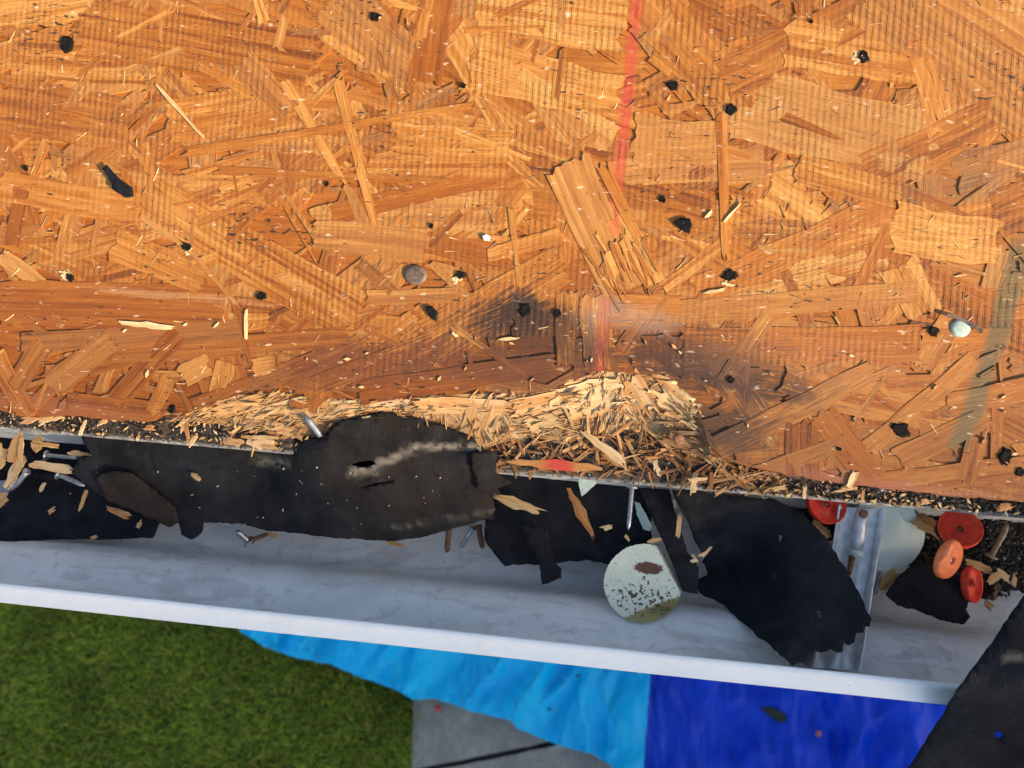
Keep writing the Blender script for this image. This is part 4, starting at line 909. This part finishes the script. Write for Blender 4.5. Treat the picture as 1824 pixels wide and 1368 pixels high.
C(1488, 876, 1528, 868, 5, 'thin pale straw under the pale stub chip', LH+.004, .2)
C(1536, 892, 1538, 874, 6, 'cream upright chip on black grit right of stub', LH+.004, .12)
C(1640, 895, 1654, 892, 10, 'cream oval chip on black grit above the mint disc', LH+.004, .06)
C(1780, 904, 1802, 902, 13, 'brown rounded chip on black grit at far right', LH+.004, .55)
C(1448, 930, 1478, 955, 16, 'orange-brown chip in the dark left of the hanger', -.060, .5)
C(1628, 920, 1668, 945, 28, 'grey-brown weathered slat stub between mint disc and red cap', -.056, .7, (.9, .9), dark=.45)
C(1566, 1050, 1596, 1018, 20, 'tan chip below the mint disc beside silver nail', -.072, .4, (.5, .9))
C(1594, 1022, 1618, 1033, 8, 'thin orange stick right of the tan chip', -.068, .4)
C(1722, 1000, 1768, 1018, 14, 'sunlit orange stick right of the orange cap', -.058, .3)
C(1762, 1036, 1785, 1020, 13, 'sunlit bright forked chip in debris at far right', -.056, .1)
C(1780, 1020, 1798, 1032, 13, 'sunlit bright curled chip right of forked chip', -.056, .15)
C(1805, 1044, 1808, 1026, 8, 'sunlit upright chip at far right of gutter debris', -.058, .15)
C(1755, 1072, 1768, 1084, 12, 'orange chip on gutter floor below the dark crumpled leaf', -.080, .4)
C(566, 967, 598, 972, 9, 'tan sliver on gutter floor under the middle of big felt', -.086, .25) if False else C(690, 966, 718, 972, 8, 'tan sliver on gutter floor under the big felt', -.086, .25)
C(478, 950, 494, 956, 8, 'pale triangular chip near the bolt on gutter floor', -.084, .2)
# dark crumpled leaf
mb = sheet_mb([(1742, 1065), (1748, 1042), (1765, 1030), (1784, 1044), (1782, 1060), (1770, 1072), (1756, 1068)], lambda u, v: gut(u, v, -.070+.008*noise.noise(Vector((u*.09, v*.09, 2)))), 4, 2, .0008, (), 55)
cc = sum((Vector(p) for p in mb.v), Vector())/len(mb.v); o = mb.build('dead_leaf', simple('dead_leaf_brown', (.055, .038, .022), .8, 0, 300, .4), None, cc); o.location = cc; tag(o, 'dark crumpled dead leaf on the gutter floor at far right', 'leaf')

# black debris in the right end of the gutter and under the drip edge: uncountable
rnd = random.Random(12); dm = MB()
for i in range(5200):
    u = rnd.uniform(1360, 2000); v = rnd.uniform(880, 1062)
    lo = 930+(u-1400)*.32 if u < 1760 else 1052
    if v > lo+rnd.gauss(0, 10): continue
    k = rnd.random(); c = (.010, .010, .011) if k < .70 else (.05, .036, .025) if k < .92 else (.22, .22, .23) if k < .96 else (.45, .26, .11)
    d = max(0, (lo-v)/130); p = gut(u, v, -.092+.026*min(1, d)+rnd.uniform(0, .003)); grit(dm, p, rnd.uniform(.0006, .0020), c, rnd)
mbd = sheet_mb([(1340, 860), (2050, 900), (2050, 1064), (1760, 1050), (1700, 1030), (1600, 1000), (1480, 960), (1340, 930)], lambda u, v: gut(u, v, -.096+.028*min(1, max(0, ((930+(u-1400)*.32 if u < 1760 else 1052)-v)/130))+.002*noise.noise(Vector((u*.05, v*.05, 3)))), 14, 3, .004, (), 61)
cc = gut(1700, 1000, -.095)
dm.add(mbd.v, mbd.f, None, (.010, .009, .009, 1)); o = dm.build('gutter_debris', GRIT, None, cc); o.location = cc; o['label'] = 'black grit and debris filling the right end of the gutter'; o['category'] = 'debris'; o['kind'] = 'stuff'
# fine pale crumbs over felt and board
rnd = random.Random(14); cm = MB()
def crumb(p, L, az, nz, c):
    d = Vector((math.cos(az), math.sin(az), 0)); d = (d-nz*d.dot(nz)).normalized(); q = nz.cross(d); w = L*rnd.uniform(.2, .45)
    vs = [p-d*L*.5, p+q*w*.5, p+d*L*.5, p-q*w*.5]; vs = [x+nz*.0010 for x in vs]+[x for x in vs]
    cm.add(vs, [(3, 2, 1, 0)[::-1], (0, 1, 5, 4), (1, 2, 6, 5), (2, 3, 7, 6), (3, 0, 4, 7)], None, (*c, 1))
for i in range(420):
    x = rnd.uniform(-.42, .45); y = rnd.uniform(lip_y, edge_top(x)) if rnd.random() < .88 else rnd.uniform(edge_top(x), .08)
    z = -.0118 if y < edge_top(x) else .0007
    crumb(O+Rm @ Vector((x, y, z)), rnd.uniform(.0012, .005), rnd.uniform(0, 3.1), N, rnd.choice([(.62, .42, .2), (.5, .28, .1), (.7, .52, .3), (.35, .17, .07)]))
for i in range(34):
    u = rnd.uniform(120, 860); v = rnd.uniform(830, 935); crumb(gut(u, v, h_b(u, v)+.0016), rnd.uniform(.0006, .0018), rnd.uniform(0, 3.1), Vector((0, 0, 1)), (.55, .45, .3))
o = cm.build('wood_crumbs', GRIT, None, O); o.location = O; o['label'] = 'fine pale wood crumbs strewn along the drip edge and felt'; o['category'] = 'crumbs'; o['kind'] = 'stuff'

# ------------------------------------------------------------------ ground
T = NT('lawn_soil'); P = T.pos(); n = T.noise(P, 9, 5, .65); n2 = T.noise(P, 120, 3, .6)
c = T.mix(T.ss(T.add(n, T.mul(T.sub(n2, .5), .6)), .35, .7), (.07, .085, .018), (.14, .16, .035)); T.bump(T.mul(n2, .02)); LAWN = T.out(c, .9)
mb = MB(); box(mb, (-150, -150, -.3), (150, 150, 0)); o = mb.build('lawn', LAWN); o['kind'] = 'structure'
T = NT('grass_blades'); tn = T.n.new('ShaderNodeAttribute'); tn.attribute_name = 'tone'; T.put(T.b.inputs['Transmission Weight'], 0.0); GRASS = T.out(tn.outputs['Color'], .6, 0, .25)
pa = hit_z(-250, 1560, 0); pb = hit_z(900, 1010, 0); xr = (pa.x-.2, hit_z(738, 1300, 0).x+.015); yr = (pa.y-.1, pb.y+.3)
nb = 120000; r = RS
bx = r.uniform(xr[0], xr[1], nb); by = r.uniform(yr[0], yr[1], nb); ph = r.uniform(0, 2*np.pi, nb); hh = r.uniform(.022, .048, nb); wd_ = r.uniform(.0026, .005, nb); ln = r.uniform(.3, 1.15, nb)*hh
la = r.uniform(0, 2*np.pi, nb)
V = np.zeros((nb, 5, 3), np.float32); cx, sx = np.cos(ph)*wd_/2, np.sin(ph)*wd_/2
lx, ly = np.cos(la)*ln, np.sin(la)*ln
V[:, 0] = np.stack([bx-cx, by-sx, np.zeros(nb)], 1); V[:, 1] = np.stack([bx+cx, by+sx, np.zeros(nb)], 1)
V[:, 2] = np.stack([bx+cx*.8+lx*.4, by+sx*.8+ly*.4, hh*.65], 1); V[:, 3] = np.stack([bx-cx*.8+lx*.4, by-sx*.8+ly*.4, hh*.65], 1); V[:, 4] = np.stack([bx+lx, by+ly, hh*.9], 1)
me = bpy.data.meshes.new('grass'); nv = nb*5
me.vertices.add(nv); me.vertices.foreach_set('co', V.reshape(-1))
base = np.arange(nb)*5; lo = np.stack([base, base+1, base+2, base+3, base+3, base+2, base+4], 1).reshape(-1).astype(np.int32)
me.loops.add(len(lo)); me.loops.foreach_set('vertex_index', lo)
me.polygons.add(nb*2); ls = np.stack([np.arange(nb)*7, np.arange(nb)*7+4], 1).reshape(-1).astype(np.int32); me.polygons.foreach_set('loop_start', ls)
me.update(calc_edges=True)
pal = np.array([[.050, .092, .012], [.080, .120, .018], [.034, .068, .012], [.115, .130, .030], [.14, .115, .05], [.045, .085, .03]]); pw = [.32, .25, .2, .13, .04, .06]
ci = pal[r.choice(len(pal), nb, p=pw)]*r.uniform(.7, 1.3, (nb, 1))
pn = np.array([noise.noise(Vector((float(a)*3.5, float(b)*3.5, 0))) for a, b in zip(bx[::1], by[::1])]); ci = ci*np.array([[3.9, 3.4, 1.9]])*(1+.6*pn[:, None])
cc_ = np.ones((nb, 5, 4), np.float32); cc_[:, :, :3] = ci[:, None, :]
ca = me.color_attributes.new('tone', 'FLOAT_COLOR', 'POINT'); ca.data.foreach_set('color', cc_.reshape(-1))
go = link('grass', me, GRASS); go['kind'] = 'stuff'; go['label'] = 'short green lawn grass below the gutter'; go['category'] = 'grass'

# concrete path of slabs
T = NT('concrete'); P = T.pos(); n = T.noise(P, 7, 5, .65); n2 = T.noise(P, 60, 4, .65); n3 = T.noise(P, 3.5, 2)
c = T.mix(T.ss(T.add(T.mul(n, .6), T.mul(n2, .4)), .35, .66), (.24, .225, .20), (.38, .36, .32)); c = T.mix(T.mul(T.ss(T.add(T.mul(n, .7), T.mul(n3, .3)), .56, .68), .7), c, (.56, .52, .44)); T.bump(T.mul(n2, .004)); CONC = T.out(c, .85)
path = empty('concrete_path', hit_z(900, 1350, 0)); path['kind'] = 'structure'
def slab(poly):
    mb = sheet_mb(poly, lambda u, v: hit_z(u, v, .022), 40, 1.2, .06, (), 71); mb.build('slab', CONC, path, path.location)
slab([(741, 1000), (1560, 1000), (1560, 1190), (992, 1319), (800, 1358), (733, 1371)]); slab([(732, 1378), (803, 1367), (994, 1328), (1560, 1200), (1560, 1650), (715, 1650)])
T = NT('path_joint'); JO = T.out((.02, .02, .016), .95)
mb = sheet_mb([(741, 1005), (1555, 1005), (1555, 1640), (717, 1640)], lambda u, v: hit_z(u, v, .006), 80, 0, .01, (), 72); o = mb.build('joint_filler', JO, path, path.location)

# tarps
def tarp_mat(name, col, dk):
    T = NT(name); P = T.pos(); n = T.noise(P, 5, 4, .6); n2 = T.noise(P, 900, 2)
    T.bump(T.add(T.mul(T.noise(T.vmul(P, (8, 3.0, 1), None, .35), 1, 2, .45, .3), .085), T.mul(n2, .0006))); return T.out(T.mix(T.ss(n, .3, .7), col, dk), .40, 0, .28)
TL = tarp_mat('light_blue_tarp', (.0, .56, .98), (.0, .46, .92)); TD = tarp_mat('dark_blue_tarp', (.0, .060, .70), (.0, .044, .56))
def fold(u, v, s, ax, amp):
    q = (u+ax*(v-1250))*.010+.5*noise.noise(Vector((u*.004, v*.006, s+8))); a = noise.noise(Vector((q, v*.0020, s))); b = noise.noise(Vector((q*2.1+3, v*.008, s+4)))
    return amp*((1-min(1,abs(a)*3.0))*1.0+(1-min(1,abs(b)*2.6))*.55)
mb = sheet_mb([(330, 1040), (395, 1085), (430, 1126), (470, 1152), (530, 1172), (590, 1184), (640, 1206), (700, 1226), (735, 1246), (780, 1245), (840, 1268), (908, 1283), (922, 1297), (990, 1326), (1060, 1346), (1090, 1364), (1104, 1400), (1120, 1500), (1138, 1500), (1146, 1368), (1158, 1205), (1170, 1000), (700, 1000)],
              lambda u, v: hit_z(u, v, .075+fold(u, v, 1, .35, .085)), 9, 1.5, .002, (), 81)
c = hit_z(900, 1230, .03); o = mb.build('tarp', TL, None, c, True); o.location = c; tag(o, 'light blue crumpled tarp spread over lawn and path', 'tarp')
mb = sheet_mb([(1140, 1000), (1132, 1205), (1122, 1368), (1105, 1560), (1980, 1560), (1980, 1000)], lambda u, v: hit_z(u, v, .030+fold(u, v, 5, -.25, .085)*min(1, max(.25, (u-1110)/120))), 11, 1, .002, (), 82)
c = hit_z(1500, 1280, .02); o = mb.build('tarp', TD, None, c, True); o.location = c; tag(o, 'dark royal blue crumpled tarp under the right of gutter', 'tarp')
# scraps on the tarps
def gs(poly, mat, label, cat, name, seed, hz=.10):
    mb = sheet_mb(poly, lambda u, v: hit_z(u, v, hz+.01*noise.noise(Vector((u*.05, v*.05, seed)))), 6, 1.6, .002, (), seed); c = sum((Vector(p) for p in mb.v), Vector())/len(mb.v)
    o = mb.build(name, mat, None, c); o.location = c; tag(o, label, cat)
FG = simple('felt_green_black', (.018, .028, .022), .85, 0, 60, .3)
gs([(1354, 1262), (1372, 1258), (1402, 1274), (1400, 1288), (1380, 1284)], FG, 'black felt scrap lying on dark blue tarp', 'roofing felt', 'felt_scrap', 91)
gs([(1335, 1366), (1352, 1346), (1356, 1358), (1344, 1375)], FG, 'black felt scrap at the bottom border of the dark blue tarp', 'roofing felt', 'felt_scrap', 92)
gs([(1012, 1204), (1040, 1198), (1075, 1192), (1086, 1190), (1078, 1202), (1040, 1204)], FG, 'long dark felt strip on light blue tarp below the rim', 'roofing felt', 'felt_scrap', 93)
gs([(1106, 1234), (1116, 1238), (1128, 1250), (1116, 1251)], FG, 'small dark felt scrap near the tarp boundary', 'roofing felt', 'felt_scrap', 94)
gs([(1084, 1268), (1096, 1280), (1112, 1290), (1124, 1301), (1108, 1298), (1092, 1284)], FG, 'slanted dark felt sliver low on light blue tarp', 'roofing felt', 'felt_scrap', 95)
gs([(874, 1166), (882, 1166), (884, 1172), (878, 1172)], FG, 'tiny dark crumb on light blue tarp close to gutter rim', 'roofing felt', 'felt_scrap', 96)
gs([(974, 1262), (980, 1260), (984, 1264), (978, 1268)], FG, 'tiny dark crumb in the middle of light blue tarp', 'roofing felt', 'felt_scrap', 97)
def far_cap(u, v, mat, label, hz=.10):
    c = hit_z(u, v, hz); e = empty('plastic_cap', c); tag(e, label, 'plastic cap', 'round plastic nail caps')
    mb = MB(); vs, fs = lathe([(.003, .002), (.008, .003), (.0125, .0015), (.013, -.001), (.012, -.002)], 20); mb.add(vs, fs); mb.build('disc', mat, e, (0, 0, 0), True)
    mb = MB(); vs, fs = lathe([(0, .006), (.0035, .005), (.004, .002)], 10); mb.add(vs, fs); mb.build('nail_head', STEEL, e, (0, 0, 0), True)
PINK = simple('faded_red_plastic', (.45, .12, .08), .5); GREYP = simple('grey_zinc', (.30, .33, .36), .5)
far_cap(843, 1218, PINK, 'faded red cap lying on light blue tarp'); far_cap(1458, 1307, PINK, 'faded red cap lying on dark blue tarp'); far_cap(780, 1262, RED, 'red cap lying on the concrete path', .03)
far_cap(569, 1171, GREYP, 'grey cap near the left tip of light blue tarp'); far_cap(868, 1260, GREYP, 'grey cap near the path edge of light blue tarp')

# ------------------------------------------------------------------ unseen house added to shade the lawn and gutter
# ridge height set so its soft shadow edge falls along the eave
RY = -6.5; hdist = -RY/math.cos(SUN_AZ); RZ = 3.284 + hdist*math.tan(SUN_EL)
nh = empty('added_shade_house', (-RY*math.tan(SUN_AZ), RY, 0)); nh.rotation_euler = (0, 0, math.radians(4.5))
tag(nh, 'unseen brick house added across the lawn to cast shade', 'house')
BR = simple('brick', (.30, .16, .11), .85, 0, 14, .2); RF = simple('roof_grey', (.10, .10, .11), .8, 0, 8, .2); GL = simple('window_glass', (.05, .06, .07), .1); WF = simple('window_frame', (.75, .75, .73), .5)
EZ = 4.3
mb = MB(); mb.add([(-6, -3.5, 0), (6, -3.5, 0), (6, 3.5, 0), (-6, 3.5, 0), (-6, -3.5, EZ), (6, -3.5, EZ), (6, 3.5, EZ), (-6, 3.5, EZ), (-6, 0, RZ-.15), (6, 0, RZ-.15)],
       [(0, 1, 5, 4), (2, 3, 7, 6), (1, 2, 6, 9, 5), (3, 0, 4, 8, 7)]); mb.build('wall', BR, nh)
mb = MB(); mb.add([(-6.4, -3.9, EZ-.3), (6.4, -3.9, EZ-.3), (6.4, 0, RZ), (-6.4, 0, RZ), (6.4, 3.9, EZ-.3), (-6.4, 3.9, EZ-.3), (-6.4, -3.9, EZ-.42), (6.4, -3.9, EZ-.42), (6.4, 0, RZ-.12), (-6.4, 0, RZ-.12), (6.4, 3.9, EZ-.42), (-6.4, 3.9, EZ-.42)],
       [(0, 1, 2, 3), (3, 2, 4, 5), (7, 6, 9, 8), (8, 9, 11, 10), (0, 6, 7, 1), (4, 10, 11, 5), (1, 7, 8, 2), (2, 8, 10, 4), (3, 9, 6, 0), (5, 11, 9, 3)]); mb.build('roof', RF, nh)
for xx in (-4.2, -1.4, 1.4, 4.2):
    mb = MB(); box(mb, (xx-.7, 3.46, .9), (xx+.7, 3.55, 2.2)); w_ = mb.build('window', WF, nh)
    mb = MB(); box(mb, (xx-.6, 3.54, 1.0), (xx+.6, 3.57, 2.1)); mb.build('pane', GL, w_)
